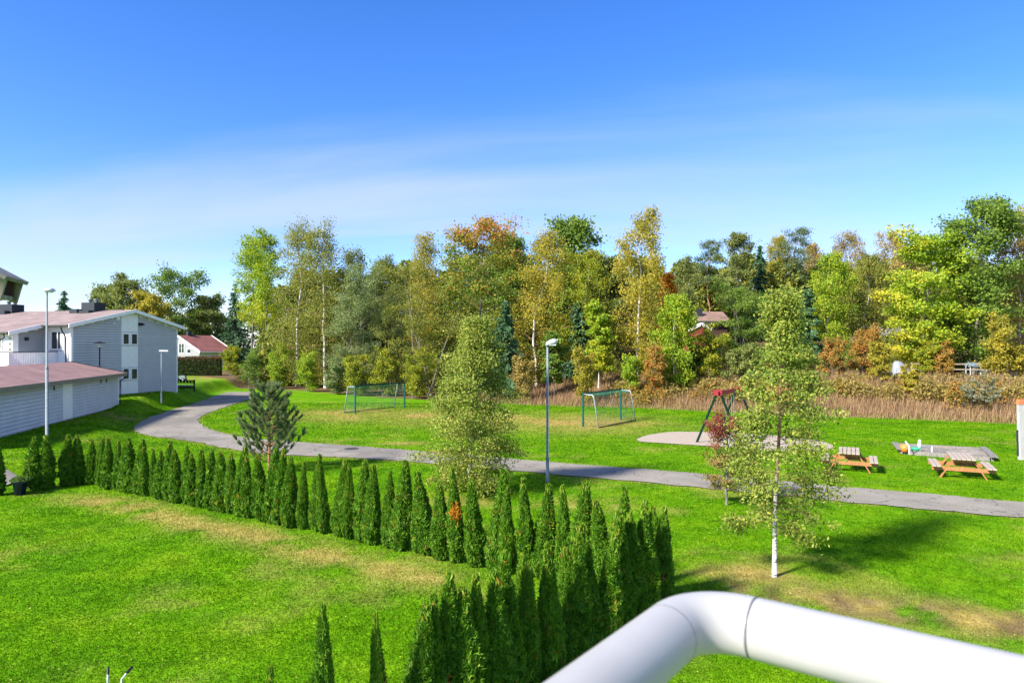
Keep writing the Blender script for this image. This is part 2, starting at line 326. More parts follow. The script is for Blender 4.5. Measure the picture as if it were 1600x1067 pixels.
LM = dict(
    birch=L_('leaf_birch', (0.125, 0.172, 0.029), (0.250, 0.284, 0.047), (0.388, 0.376, 0.065), (0.575, 0.475, 0.065)),
    birchy=L_('leaf_birch_yellow', (0.194, 0.215, 0.029), (0.369, 0.338, 0.040), (0.542, 0.430, 0.051), (0.620, 0.553, 0.060)),
    olive=L_('leaf_olive', (0.106, 0.145, 0.033), (0.188, 0.238, 0.055), (0.312, 0.343, 0.085), (0.425, 0.422, 0.117)),
    willow=L_('leaf_willow', (0.125, 0.185, 0.058), (0.213, 0.277, 0.091), (0.350, 0.409, 0.156), (0.450, 0.502, 0.221)),
    green=L_('leaf_green', (0.088, 0.165, 0.021), (0.156, 0.257, 0.033), (0.250, 0.356, 0.052), (0.362, 0.449, 0.078)),
    lime=L_('leaf_lime', (0.145, 0.267, 0.021), (0.271, 0.409, 0.025), (0.426, 0.512, 0.036), (0.620, 0.532, 0.040)),
    redtop=L_('leaf_red_top', (0.102, 0.194, 0.022), (0.216, 0.325, 0.036), (0.384, 0.288, 0.042), (0.552, 0.225, 0.060)),
    yellow=L_('leaf_yellow', (0.116, 0.190, 0.017), (0.252, 0.314, 0.022), (0.441, 0.426, 0.028), (0.588, 0.426, 0.033)),
    brown=L_('leaf_brown', (0.214, 0.174, 0.051), (0.369, 0.297, 0.081), (0.524, 0.389, 0.111), (0.620, 0.450, 0.142)),
    orange=L_('leaf_orange', (0.558, 0.171, 0.019), (0.620, 0.264, 0.023), (0.620, 0.372, 0.031)),
    rusty=L_('leaf_rusty', (0.186, 0.186, 0.037), (0.372, 0.278, 0.055), (0.558, 0.260, 0.055), (0.620, 0.131, 0.055)),
    spruce=L_('needle_spruce', (0.036, 0.087, 0.037), (0.065, 0.141, 0.058), (0.103, 0.192, 0.073), trans=.1),
    pine=L_('needle_pine', (.12, .19, .06), (.19, .27, .10), (.29, .37, .16), trans=.35),
    pinefar=L_('needle_pine_far', (0.065, 0.111, 0.043), (0.117, 0.174, 0.070), (0.198, 0.244, 0.098), trans=.15),
    thuja=L_('thuja_scale_leaf', (0.039, 0.116, 0.007), (0.076, 0.205, 0.010), (0.133, 0.293, 0.014), (0.232, 0.353, 0.022), (0.361, 0.186, 0.030), trans=.35),
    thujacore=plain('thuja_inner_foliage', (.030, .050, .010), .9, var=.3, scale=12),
    fbirch=L_('leaf_young_birch', (0.112, 0.178, 0.020), (0.224, 0.299, 0.039), (0.381, 0.425, 0.077), (0.582, 0.506, 0.099), trans=.4, rough=.5, spec=.2),
    rowan=L_('leaf_rowan', (.15, .17, .03), (.29, .26, .06), (.30, .15, .05), (.23, .03, .035), trans=.3),
    straw=L_('dry_grass', (0.201, 0.125, 0.062), (0.374, 0.239, 0.123), (0.517, 0.349, 0.193), (0.287, 0.265, 0.068)),
    silver=L_('leaf_silver', (.10, .12, .035), (.20, .22, .10), (.42, .42, .30), (.52, .50, .38)),
    hedge=L_('leaf_hedge', (.022, .040, .010), (.05, .07, .015), (.11, .09, .03), (.24, .12, .05)),
    pot=L_('leaf_pot', (.06, .14, .02), (.14, .26, .05), (.24, .30, .08)),
)

# ------------------------------------------------------------------ terrain
PATH_UP = [G(*p) for p in [(1760, 803), (1600, 786), (1430, 771), (1270, 757), (1097, 741), (900, 726), (663, 706), (560, 697.5), (500, 693.5), (450, 690), (400, 686.5), (360, 680), (330, 672), (312, 662), (313, 652), (330, 644), (352, 636), (380, 627), (400, 621)]]
PATH_LO = [G(*p) for p in [(1760, 828), (1600, 810), (1430, 795), (1284, 781), (1111, 764), (900, 744.5), (624, 721), (550, 716), (470, 712), (400, 708), (350, 700), (310, 692), (270, 686), (232, 681), (211, 672), (222, 658), (262, 643), (312, 628), (338, 618)]]
def resample(pl, n):
    """Catmull-Rom through the points"""
    P = np.array(pl); P = np.vstack([2 * P[0] - P[1], P, 2 * P[-1] - P[-2]]); m = len(pl) - 1; out = []
    for u in np.linspace(0, m, n):
        i = min(int(u), m - 1); t = u - i; a, b, c, d = P[i:i + 4]
        out.append(.5 * (2 * b + (c - a) * t + (2 * a - 5 * b + 4 * c - d) * t * t + (3 * b - a - 3 * c + d) * t ** 3))
    return np.array(out)
PU, PLo = resample(PATH_UP, 200), resample(PATH_LO, 200)
TIP = [G(390, 612.5), G(356, 613)]
PATH_POLY = [tuple(p) for p in PU] + [tuple(p) for p in TIP] + [tuple(p) for p in PLo[::-1]]
BANK = [tuple(p) for p in [(-21.5, 14.0), (-16.5, 23.6), (-15.6, 26.5), (-17.5, 32)]] + [tuple(G(*p)) for p in [(232, 682), (205, 672), (216, 658), (256, 643), (306, 627), (332, 617), (350, 611)]] + [(-30, 90), (-24, 140), (-24, 400)]
BANK_POLY = BANK + [(-900, 400), (-900, 10)]
EDGE = [(-45, 92), tuple(G(352, 607)), tuple(G(460, 610)), tuple(G(600, 622)), tuple(G(820, 633)), tuple(G(1000, 638)), tuple(G(1200, 648)), tuple(G(1400, 655)), tuple(G(1600, 663)), (60, 36), (200, 10)]
WOOD_POLY = EDGE + [(600, 10), (600, 900), (-45, 900)]
GRAVEL = [tuple(G(*p)) for p in [(994, 688), (1008, 682), (1046, 676), (1100, 676), (1180, 679), (1260, 686), (1296, 694), (1300, 701), (1262, 706), (1200, 705), (1140, 700), (1091, 697), (1030, 693), (1002, 691)]]
SANDBOX = [tuple(G(*p)) for p in [(1401, 698), (1534, 705.5), (1551, 721), (1409, 709)]]
ROW_A, ROW_B = np.array((-14.75, 23.8)), np.array((2.75, 12.75))
def height(x, y):
    x = np.asarray(x, float); y = np.asarray(y, float)
    z = .05 * (fbm(x * .13, y * .13, 3, 3) - .5) * sst(6, 20, dseg(x, y, [tuple(p) for p in PU[::10]]) * 4)
    li = inside(x, y, BANK_POLY); d = dseg(x, y, BANK[:-1])
    zt = .52 + .5 * sst(45, 53, y) + .0 * x
    z = z + np.where(li, zt * sst(.05, 2.4, d), 0)
    wi = inside(x, y, WOOD_POLY); dw = dseg(x, y, EDGE)
    z = z + np.where(wi, (2.3 * sst(.5, 11, dw) + 0) * sst(-6, 12, x) + 4.2 * sst(14, 60, dw) * sst(-34, -10, x), 0)
    return z
def hz(p): return float(height(np.array([p[0]]), np.array([p[1]]))[0])
def dry_soil(x, y):
    n = fbm(x * 1.1, y * 1.1, 11); n2 = fbm(x * .45, y * .45, 21); n3 = fbm(x * 4, y * 4, 31)
    d = np.zeros(np.shape(x)); s = np.zeros(np.shape(x))
    u = (ROW_B - ROW_A) / np.linalg.norm(ROW_B - ROW_A); nrm = np.array((u[1], -u[0]))       # towards the garden
    a = (x - ROW_A[0]) * u[0] + (y - ROW_A[1]) * u[1]; c = (x - ROW_A[0]) * nrm[0] + (y - ROW_A[1]) * nrm[1]
    c = np.where(nrm[1] > 0, -c, c)
    band = np.exp(-((c - .9 - .5 * n2) / (.4 + .5 * n)) ** 2) * sst(1, 3, a) * (1 - sst(17, 19, a))
    d = np.maximum(d, band * sst(.3, .65, n + .2 * n3) * .85)
    pit = np.exp(-(dseg(x, y, [(-11, 48.5), (-4, 46.5), (5, 42.5)]) / 4.8) ** 2)
    d = np.maximum(d, pit * (.5 + .5 * sst(.35, .65, n2)))
    d = np.maximum(d, .8 * np.exp(-((x + 5.4) ** 2 / 1.6 + (y - 33.8) ** 2 / .5)) * sst(.2, .6, n3 + .2))
    bp = G(1210, 902)
    d = np.maximum(d, .95 * np.exp(-((x - bp[0] + .5) ** 2 / 2.2 + (y - bp[1] - .25) ** 2 / .7)) * sst(.3, .6, n))
    s = np.maximum(s, .6 * np.exp(-((x - bp[0]) ** 2 + (y - bp[1]) ** 2) / .09))
    st = np.exp(-(dseg(x, y, [(4.6, 13.4), (6.6, 12.6), (9.5, 11.4), (13, 9.5)]) / .8) ** 2)
    d = np.maximum(d, st * sst(.38, .58, n)); s = np.maximum(s, st * sst(.52, .68, n3 * .6 + n2 * .5) * .9)
    d = np.maximum(d, .6 * np.exp(-(dseg(x, y, [(-3, 21.5), (3, 20.6)]) / .8) ** 2) * sst(.35, .6, n))
    d = np.maximum(d, .35 * sst(.5, .75, n2) * sst(.4, .7, n))
    dp = np.minimum(dseg(x, y, [tuple(p) for p in PU[::5]]), dseg(x, y, [tuple(p) for p in PLo[::5]]))
    d = np.maximum(d, .55 * (1 - sst(.05, .3, dp)) * sst(.3, .6, n3))
    wi = inside(x, y, WOOD_POLY); dw = dseg(x, y, EDGE); s = np.maximum(s, np.where(wi, 1.0 * sst(0, .8, dw + .4 * n3 - .2), 0))
    bk = np.exp(-(((x + 25.5) / 1.2) ** 2 + ((y - 43.5) / 2.2) ** 2)); d = np.maximum(d, .8 * bk * sst(.3, .6, n)); s = np.maximum(s, .6 * bk * sst(.45, .6, n3))
    gp = G(325, 603); br = np.exp(-(((x - gp[0]) / 3.5) ** 2 + ((y - gp[1]) / 6) ** 2)); d = np.maximum(d, .8 * br * sst(.25, .5, n)); s = np.maximum(s, .5 * br * sst(.45, .6, n3))
    return np.clip(d, 0, 1), np.clip(s, 0, 1)
def axis(lo, a, b, hi, fine):
    mid = np.arange(a, b, fine); left = a - np.geomspace(.4, a - lo, 26)[::-1]; right = b + np.geomspace(.4, hi - b, 26) - .2
    return np.concatenate([left, mid, right])
gx = axis(-1200, -42, 40, 1200, .28); gy = axis(-200, 3, 84, 1800, .28)
XX, YY = np.meshgrid(gx, gy); X1, Y1 = XX.ravel(), YY.ravel(); Z1 = height(X1, Y1)
nx, ny = len(gx), len(gy); i = np.arange(ny - 1)[:, None] * nx; j = np.arange(nx - 1)[None]
gm = MB(); gm.add(np.stack([X1, Y1, Z1], 1), np.stack([i + j, i + j + 1, i + nx + j + 1, i + nx + j], -1).reshape(-1, 4))
me = gm.mesh('lawn', True); dd, ss = dry_soil(X1, Y1)
for nm, v in (('dry', dd), ('soil', ss)): me.attributes.new(nm, 'FLOAT', 'POINT').data.foreach_set('value', v.astype(np.float32))
link('lawn', me, M['grass'], None, 'structure')

pm = MB(); K = 7
for A, B in ((PU, PLo),):
    rows = np.array([[a * (1 - t) + b * t for t in np.linspace(0, 1, K)] for a, b in zip(A, B)])
    n = len(A); jag = .16
    rows[:, 0] += (np.array([[vnoise(np.array([q * .9]), np.array([1.]), 5)[0] - .5] * 2 for q in range(n)])) * jag; rows[:, -1] += (np.array([[vnoise(np.array([q * .9]), np.array([7.]), 6)[0] - .5] * 2 for q in range(n)])) * jag
    P = rows.reshape(-1, 2); zz_ = height(P[:, 0], P[:, 1]) + .03
    ii = np.arange(n - 1)[:, None] * K; jj = np.arange(K - 1)[None]
    pm.add(np.column_stack([P, zz_]), np.stack([ii + jj, ii + jj + 1, ii + K + jj + 1, ii + K + jj], -1).reshape(-1, 4))
q = [PU[-1], TIP[0], TIP[1], PLo[-1]]
pm.add([(p[0], p[1], hz(p) + .031) for p in q], [(0, 1, 2, 3)])
pm.build('footpath', M['asphalt'], None, True, 'structure')
def flat_patch(name, poly, mat, dz, dome=0.0, sub=3):
    P = np.array(poly); c = P.mean(0); R = resample(list(P) + [P[0]], len(P) * sub + 1)[:-1]; n = len(R); mb = MB(); V = []
    for k, t in enumerate((1, .92, .7, .4, .1)):
        for p in R: x, y = c + (p - c) * t; V.append((x, y, hz((x, y)) + dz + dome * (1 - t)))
    Fq = [(k * n + i, k * n + (i + 1) % n, (k + 1) * n + (i + 1) % n, (k + 1) * n + i) for k in range(4) for i in range(n)]
    mb.add(V, Fq); b = 4 * n
    mb.add([(c[0], c[1], hz(c) + dz + dome)], np.zeros((0, 4))); mb.f.append(np.array([(b + i, b + (i + 1) % n, 5 * n) for i in range(n)]))
    return mb.build(name, mat, None, True, 'structure')
flat_patch('gravel_bed', GRAVEL, M['gravel'], .035, .03)
flat_patch('paved_corner', [(-19.2, 24.6), (-17.5, 24.1), (-17.2, 23.5), (-17.5, 22.9), (-19.5, 22.6)], M['asphalt'], .05)
mh = MB(); c = G(549, 702); mh.lathe([(0, .05), (.28, .05), (.31, .048), (.34, .04)], 20, c); mh.lathe([(.12, .051), (.14, .056), (.16, .051)], 20, c)
tag(mh.build('manhole_cover', M['iron'], None, True), 'round dark cast iron manhole cover set in the asphalt path', 'manhole cover')

# grass blades: as many per picture area near as far
rng = np.random.default_rng(5); NB = 600000
yb = np.exp(rng.uniform(math.log(7.0), math.log(58), NB)); xb = rng.uniform(-.82, .82, NB) * yb
GRAVa, = [np.array(GRAVEL)]
ok = ~inside(xb, yb, PATH_POLY) & ~inside(xb, yb, GRAVEL) & ~inside(xb, yb, SANDBOX) & ~inside(xb, yb, WOOD_POLY) & ~((xb < -24) & (yb > 26) & inside(xb, yb, [(-23.2, 26), (-28.3, 49), (-36, 49), (-36, 26)]))
xb, yb = xb[ok], yb[ok]; nb = len(xb); zb = height(xb, yb); db, sb = dry_soil(xb, yb)
keep = rng.random(nb) > sb * .8; xb, yb, zb, db, sb = xb[keep], yb[keep], zb[keep], db[keep], sb[keep]; nb = len(xb)
hgt = (.022 + .0006 * yb) * rng.uniform(.6, 1.5, nb) * (1 - .35 * db) * (.7 + .7 * fbm(xb * .9, yb * .9, 41, 3)); wid = .0025 + .0006 * yb
az = rng.uniform(0, 2 * math.pi, nb); ln = rng.uniform(.1, .9, nb) * hgt; la = rng.uniform(0, 2 * math.pi, nb)
base = np.stack([xb, yb, zb - .003], 1); sd = np.stack([np.cos(az), np.sin(az), 0 * az], 1) * wid[:, None]
V = np.stack([base - sd, base + sd, base + np.stack([np.cos(la) * ln, np.sin(la) * ln, hgt], 1)], 1).reshape(-1, 3)
bm_ = MB(); bm_.add(V, np.arange(nb * 3).reshape(-1, 3), np.repeat(np.clip(rng.normal(.5, .25, nb), 0, 1), 3))
me = bm_.mesh('grass')
for nm, v in (('dry', db), ('soil', sb)): me.attributes.new(nm, 'FLOAT', 'POINT').data.foreach_set('value', np.repeat(v, 3).astype(np.float32))
tag(link('grass', me, M['blade'], None, 'stuff'), 'short mown green grass covering the garden and the park', 'grass')

# tall dry grass on the bank below the wood
rng = np.random.default_rng(9); ND = 120000
xd = rng.uniform(-12, 46, ND); yd = rng.uniform(34, 66, ND); dw = dseg(xd, yd, EDGE); ok = inside(xd, yd, WOOD_POLY) & (dw < 11) & (rng.random(ND) < sst(-9, 3, xd) * (1 - .75 * sst(4, 11, dw)))
xd, yd, dw = xd[ok], yd[ok], dw[ok]; nd = len(xd); zd = height(xd, yd)
cl = fbm(xd * .5, yd * .5, 51); hgt = rng.uniform(.35, 1.05, nd) * (.15 + 1.25 * cl) * (.35 + .65 * sst(0, 1.2, dw)); az = rng.uniform(0, 2 * math.pi, nd); la = rng.normal(.3, .9, nd); ln = rng.uniform(.05, .45, nd) * hgt
sd = np.stack([np.cos(az), np.sin(az), 0 * az], 1) * rng.uniform(.012, .03, nd)[:, None]; base = np.stack([xd, yd, zd - .01], 1)
V = np.stack([base - sd, base + sd, base + np.stack([np.cos(la) * ln, np.sin(la) * ln, hgt], 1)], 1).reshape(-1, 3)
tn = np.where(dw < .9, rng.uniform(.8, 1, nd), np.clip(rng.normal(.35, .2, nd) + .3 * (cl - .5), 0, .75))
tag(MB().add(V, np.arange(nd * 3).reshape(-1, 3), np.repeat(tn, 3)).build('tall_dry_grass', LM['straw'], None, False, 'stuff'), 'tall dry brown grass on the bank below the trees', 'dry grass')

# ------------------------------------------------------------------ tree builders
def unit(v): return v / (np.linalg.norm(v, axis=-1, keepdims=True) + 1e-9)
def leaf_cards(rng, C, size, aspect, axis_bias, tint, out=None, jit=1.0):
    """diamond leaves centred on C; axis_bias (n,3) pulls the leaf's long axis"""
    n = len(C); a = unit(rng.normal(size=(n, 3)) * jit + axis_bias)
    nn = rng.normal(size=(n, 3)) + (0 if out is None else out); b = unit(np.cross(a, nn))
    L = (size * rng.uniform(.65, 1.35, n))[:, None]; W = L * aspect
    fold = unit(np.cross(a, b)) * L * .12
    V = np.stack([C - a * L / 2, C + b * W / 2 + fold, C + a * L / 2, C - b * W / 2 + fold], 1).reshape(-1, 3)
    return V, np.arange(4 * n).reshape(-1, 4), np.repeat(np.clip(tint, 0, 1), 4)
PROF = dict(birch=lambda u: (u + .10) ** .55 * (1 - u) ** .8 * 1.95, broad=lambda u: np.sqrt(np.clip(1 - (1.75 * u - .78) ** 2, .03, 1)),
            column=lambda u: (u + .2) ** .3 * (1 - u) ** .5 * 1.25, spire=lambda u: (u + .05) ** .42 * (1 - u) ** 1.25 * 2.1, cone=lambda u: (u + .04) ** .38 * (1 - u) ** .72 * 1.45, shrub=lambda u: np.sqrt(np.clip(1 - (1.15 * u - .2) ** 2, .03, 1)))
def grow(seed, H, R, cb=.2, prof='broad', nl=28, nt=5, nleaf=6000, ls=.2, asp=.6, elev=(.5, .9), droop=.25, weep=0., lean=.06, sig=.03, r0=None, tint=None, stems=1, up=0., wander=.015, bt=.42, low=.45):
    rng = np.random.default_rng(seed); wood = MB(); br = MB(); CL = []; r0 = r0 or H * .0105
    for st in range(stems):
        off = np.array((0., 0., 0.)) if stems == 1 else np.append(rng.normal(size=2) * R * .12, 0)
        tilt = np.zeros(2) if stems == 1 else rng.normal(size=2) * .16
        hh = H if st == 0 else H * rng.uniform(.72, .98)
        n = 12; T = np.linspace(0, 1, n); w = np.cumsum(rng.normal(size=(n, 2)) * wander * H, 0) * T[:, None] ** .5
        TR = np.column_stack([w[:, 0] + lean * H * T ** 2 + tilt[0] * hh * T + off[0], w[:, 1] + tilt[1] * hh * T + off[1], hh * T]); TR[0] = off
        wood.tube(TR, r0 * (1 - .93 * T) / (stems ** .5) + .004, 7)
        tl = cb + (1 - cb) * (np.arange(nl // stems) + rng.uniform(0, 1, nl // stems)) / (nl // stems) * .97
        for k, t in enumerate(tl):
            u = (t - cb) / (1 - cb); az = k * 2.39996 + rng.normal() * .5; e = rng.uniform(*elev) * (low + (1 - low) * min(1, u * 1.6)) + up * u
            L = max(.04 * H, R * PROF[prof](u) * rng.uniform(.7, 1.15) / (stems ** .35))
            p0 = np.array([np.interp(t, T, TR[:, q]) for q in range(3)]); s = np.linspace(0, 1, 5)
            dv = np.array((math.cos(az), math.sin(az), math.tan(e)))
            Pp = p0 + dv * (L * s)[:, None]; Pp[:, 2] -= droop * L * s ** 2 * 1.4; Pp[:, 0] += lean * .6 * L * s
            rr = max(.005, r0 * (1 - .9 * t) * bt); br.tube(Pp, rr * (1 - .85 * s), 4, False)
            for q in (.55, .8, 1.0): CL.append((np.array([np.interp(q, s, Pp[:, z]) for z in range(3)]), u, L))
            for m in range(nt):
                q = rng.uniform(.2, 1); a2 = az + rng.choice([-1, 1]) * rng.uniform(.4, 1.3); l2 = L * rng.uniform(.25, .5) * (1.15 - .5 * q); e2 = e * rng.uniform(.2, 1.1)
                p1 = np.array([np.interp(q, s, Pp[:, z]) for z in range(3)]); s2 = np.linspace(0, 1, 3); d2 = np.array((math.cos(a2), math.sin(a2), math.tan(e2)))
                P2 = p1 + d2 * (l2 * s2)[:, None]; P2[:, 2] -= droop * l2 * s2 ** 2
                br.tube(P2, rr * .4 * (1 - .8 * s2) + .002, 3, False)
                for w2 in (.5, .8, 1.05): CL.append((p1 + (P2[-1] - p1) * w2, u, L))
        for q in rng.uniform(max(cb, .6), 1.0, 6): CL.append((np.array([np.interp(q, T, TR[:, z]) for z in range(3)]), (q - cb) / (1 - cb), R * .3))
    C0 = np.array([c[0] for c in CL]); U0 = np.array([c[1] for c in CL]); nc = len(C0)
    wgt = rng.uniform(.2, 1.6, nc) ** 1.3; wgt /= wgt.sum(); idx = rng.choice(nc, nleaf, p=wgt)
    ct = rng.normal(size=nc) * .17; sg = sig * H * rng.uniform(.6, 1.4, nc)
    C = C0[idx] + np.clip(rng.normal(size=(nleaf, 3)), -1.7, 1.7) * sg[idx][:, None] * np.array((1, 1, .75)); ab = np.zeros((nleaf, 3)); ab[:, 2] = -.35; ab[:, 0] = lean * 4
    if weep:
        dr = rng.exponential(weep, nleaf); dr = np.minimum(dr, np.maximum(0, C[:, 2] - cb * H * .45)); C[:, 2] -= dr; C[:, 0] += dr * .12; ab[:, 2] -= .9
    C[:, 2] = np.maximum(C[:, 2], .05)
    tv = .40 + ct[idx] + rng.normal(size=nleaf) * .16
    if tint is not None: tv = tv + tint(C / H, rng)
    out = unit(C - np.array((lean * H * .3, 0, H * .5)))
    lf = MB().add(*leaf_cards(rng, C, ls, asp, ab, tv, out * 1.2 + np.array((-.2, -.2, .35))))
    wood.branches = br; return wood, lf
def spruce(seed, H, R, nleaf=5000, ls=.3, cb=.06, lean=0.):
    rng = np.random.default_rng(seed); wood = MB(); T = np.linspace(0, 1, 8); wood.tube(np.column_stack([lean * T * H, 0 * T, H * T]), H * .012 * (1 - .95 * T) + .005, 7)
    C = []; A = []; nlv = int(H * 2.6)
    for lv in range(nlv):
        t = cb + (1 - cb) * (lv + .5) / nlv
        for k in range(6):
            az = rng.uniform(0, 2 * math.pi); L = R * (1 - t) ** .85 * rng.uniform(.7, 1.12) + .12; m = max(3, int(L * 9))
            s = np.linspace(.1, 1, m); P = np.column_stack([math.cos(az) * L * s + lean * t * H, math.sin(az) * L * s, H * t + L * (.12 - .55 * s + .25 * s * s)])
            if k < 3: wood.tube(P[[0, m // 2, -1]], [.025, .015, .005], 3, False)
            C.append(P); A.append(np.tile((math.cos(az), math.sin(az), -.5), (m, 1)))
    C = np.concatenate(C); A = np.concatenate(A); idx = rng.integers(0, len(C), nleaf)
    Cc = C[idx] + rng.normal(size=(nleaf, 3)) * np.array((.09, .09, .07)); tv = rng.normal(.45, .25, nleaf)
    return wood, MB().add(*leaf_cards(rng, Cc, ls, .35, A[idx] * 1.3, tv, np.array((0, 0, 1.)), .6))
def far_pine(seed, H, R, nleaf=3500, cb=.55):
    return grow(seed, H, R, cb=cb, prof='broad', nl=20, nt=4, nleaf=nleaf, ls=.26, asp=.3, elev=(.1, .6), droop=.05, sig=.024, r0=H * .013, lean=.02)
LABELS = set()
def plant(name, label, cat, xy, wood, leaf, wm, lm, group=None, rz=0., parts=('trunk', 'crown'), z=None, sc=1.):
    t = thing(name, label, cat, (xy[0], xy[1], (hz(xy) if z is None else z) - .02), rz, group); t.scale = (sc, sc, sc)
    if getattr(wood, 'branches', None): wood.branches.build('branches', M['twig'] if wm in (M['birch'], M['ybirch']) else wm, t, True)
    if isinstance(wood, MB): wood = wood.mesh(parts[0], True)
    if isinstance(leaf, MB): leaf = leaf.mesh(parts[1])
    link(parts[0], wood, wm, t); link(parts[1], leaf, lm, t); return t

# ------------------------------------------------------------------ buildings
WALLB = np.array((-31.9, 49.4)); BU = np.array((.256, .967)); BZ = 1.0
def gable_sz(px, py):
    r = (px - 800) / F; s = (WALLB[0] - r * WALLB[1]) / (r * BU[1] - BU[0]); Y = WALLB[1] + BU[1] * s; return s, ZP(py, Y) - BZ
def front_tz(px, py, x=0.):
    """front facade shifted to local x"""
    o = WALLB + BU * x; r = (px - 800) / F; w = np.array((-BU[1], BU[0])); t = (r * o[1] - o[0]) / (w[0] - r * w[1]); return t, ZP(py, o[1] + w[1] * t) - BZ
def clap(mb, plane, a0, a1, z0, z1, off, out, pitch=.20, lim=None, back=None):
    """horizontal lapped boards on plane 'x' (x=off, running in y) or 'y' (y=off, running in x); out = sign of outward normal"""
    n = int((z1 - z0) / pitch)
    for i in range(n + 1):
        za, zb_ = z0 + i * pitch, min(z0 + (i + 1) * pitch, z1)
        if zb_ - za < .02: continue
        b0, b1 = (a0, a1) if lim is None else lim(zb_, a0, a1)
        if b1 - b0 < .05: continue
        if back is not None:  # dark sheet behind the boards, stands in for shadowed joints
            Q = [(b0, off + out * .004, za), (b1, off + out * .004, za), (b1, off + out * .004, zb_), (b0, off + out * .004, zb_)]; back.add([q if plane == 'y' else (q[1], q[0], q[2]) for q in Q], [(0, 1, 2, 3)])
            zb_ -= .022
        o1, o2, o0 = off + out * .055, off + out * .006, off
        pts = [(b0, o0, za), (b1, o0, za), (b1, o1, za), (b0, o1, za), (b0, o2, zb_), (b1, o2, zb_)]
        V = [(p[0], p[1], p[2]) if plane == 'y' else (p[1], p[0], p[2]) for p in pts]
        mb.add(V, [(0, 1, 2, 3), (3, 2, 5, 4)])
def window_part(root, plane, a0, a1, z0, z1, off, out, panes=1, name='window', curtain=False):
    """frame ring, panes and sill as sub-parts"""
    def bx(mb, a, b, c, d, o0, o1):
        o0, o1 = sorted((off + out * o0, off + out * o1))
        return mb.box(a, b, o0, o1, c, d) if plane == 'y' else mb.box(o0, o1, a, b, c, d)
    fr = MB(); w = .08
    for a, b, c, d in ((a0, a1, z0, z0 + w), (a0, a1, z1 - w, z1), (a0, a0 + w, z0 + w, z1 - w), (a1 - w, a1, z0 + w, z1 - w)): bx(fr, a, b, c, d, .0, .07)
    W = fr.build(name, M['white'], root)
    step = (a1 - a0 - 2 * w) / panes
    for k in range(panes):
        bx(MB(), a0 + w + k * step + (.03 if k else 0), a0 + w + (k + 1) * step - (.03 if k < panes - 1 else 0), z0 + w, z1 - w, .002, .022).build('pane', M['glass'], W)
        if k: bx(MB(), a0 + w + k * step - .03, a0 + w + k * step + .03, z0 + w, z1 - w, .0, .06).build('mullion', M['white'], W)
    if curtain:
        bx(MB(), a0 + w + .02, a0 + w + .32, z0 + w, z1 - w, .024, .03).build('curtain', M['curtain'], W)
    return W
B = thing('apartment_house', 'two-storey grey clapboard apartment house with white panels and low red roof', 'house', (WALLB[0], WALLB[1], BZ), math.atan2(BU[1], BU[0]))
AX, AZ, SL, WX = 5.5, 6.60, .224, 10.5
zr = lambda x: AZ - SL * abs(x - AX)
mb = MB(); mb.prism([(0, -1.2), (WX, -1.2), (WX, zr(WX) - .05), (AX, AZ - .05), (0, zr(0) - .05)], 1, 0, 45)
mb.build('wall', M['white'], B)
TL = 2.4; DX = -2.5
mb = MB(); mb.prism([(DX, -1.2), (0, -1.2), (0, zr(0) - .06), (DX, zr(DX) - .06)], 1, TL, 45); mb.build('wall', M['white'], B)
lim = lambda z, a0, a1: (max(a0, AX - (AZ - .1 - z) / SL), min(a1, AX + (AZ - .1 - z) / SL))
P0, P1 = 4.46, 6.13
mb = MB(); bk = MB(); clap(mb, 'y', .12, P0, -.88, 6.5, 0, -1, lim=lim, back=bk); clap(mb, 'y', P1, WX - .1, -.88, 6.5, 0, -1, lim=lim, back=bk); bk.build('siding_joint_shade', M['joint_shade'], B, False, 'stuff')
mb.build('siding', M['siding'], B, False, 'stuff')
mb = MB(); clap(mb, 'y', DX + .45, -.04, 2.4, zr(DX) + .4, TL, -1, pitch=.17, lim=lambda z, a0, a1: (max(a0, AX - (AZ - .12 - z) / SL), a1)); mb.build('siding', M['siding2'], B, False, 'stuff')
mb = MB(); clap(mb, 'x', TL + 1.3, TL + 12, 2.4, 4.4, DX, -1, pitch=.17); mb.build('siding', M['siding2'], B, False, 'stuff')
for a in (0.0, WX - .12):
    MB().box(a, a + .12, -.06, -.002, -.15, zr(a) - .12).build('corner_board', M['white'], B)
MB().box(0 - .06, -.002, -.06, .10, -.15, zr(0) - .12).build('corner_board', M['white'], B)
MB().box(DX - .05, DX + .42, TL - .05, TL - .002, 0, zr(DX) - .1).build('corner_board', M['white'], B)
for k in range(3):
    a = P0 + (P1 - P0) * k / 3
    MB().box(a + .006, a + (P1 - P0) / 3 - .006, -.035, -.003, -.15, 6.35).build('panel_board', M['white'], B)
def gwin(px0, px1, py0, py1):
    s0, za = gable_sz(px0, py0); s1, zb_ = gable_sz(px1, py1); return window_part(B, 'y', s0, s1, zb_, za, -.036, -1)
for a in ((190, 201, 520.5, 539), (203, 214, 520.5, 539), (190, 201, 575, 593), (203, 214, 575, 593)): gwin(*a)
for py in (540, 594, 519, 574):
    z = gable_sz(202, py)[1]; MB().box(P0 + .02, P1 - .02, -.06, -.036, z - .03, z + .03).build('trim', M['siding'], B)
# front window bay
t0, za = front_tz(101, 517); t1, zb_ = front_tz(80, 546.5)
window_part(B, 'x', t0, t1, zb_, za, 0, -1, 2, curtain=True)
MB().box(-.05, -.004, t0 - .1, t1 + .1, zb_ - .1, zb_ - .02).build('window_sill', M['siding'], B)
tz, zz1 = front_tz(92, 533); tz2, zz2 = front_tz(84.5, 545)
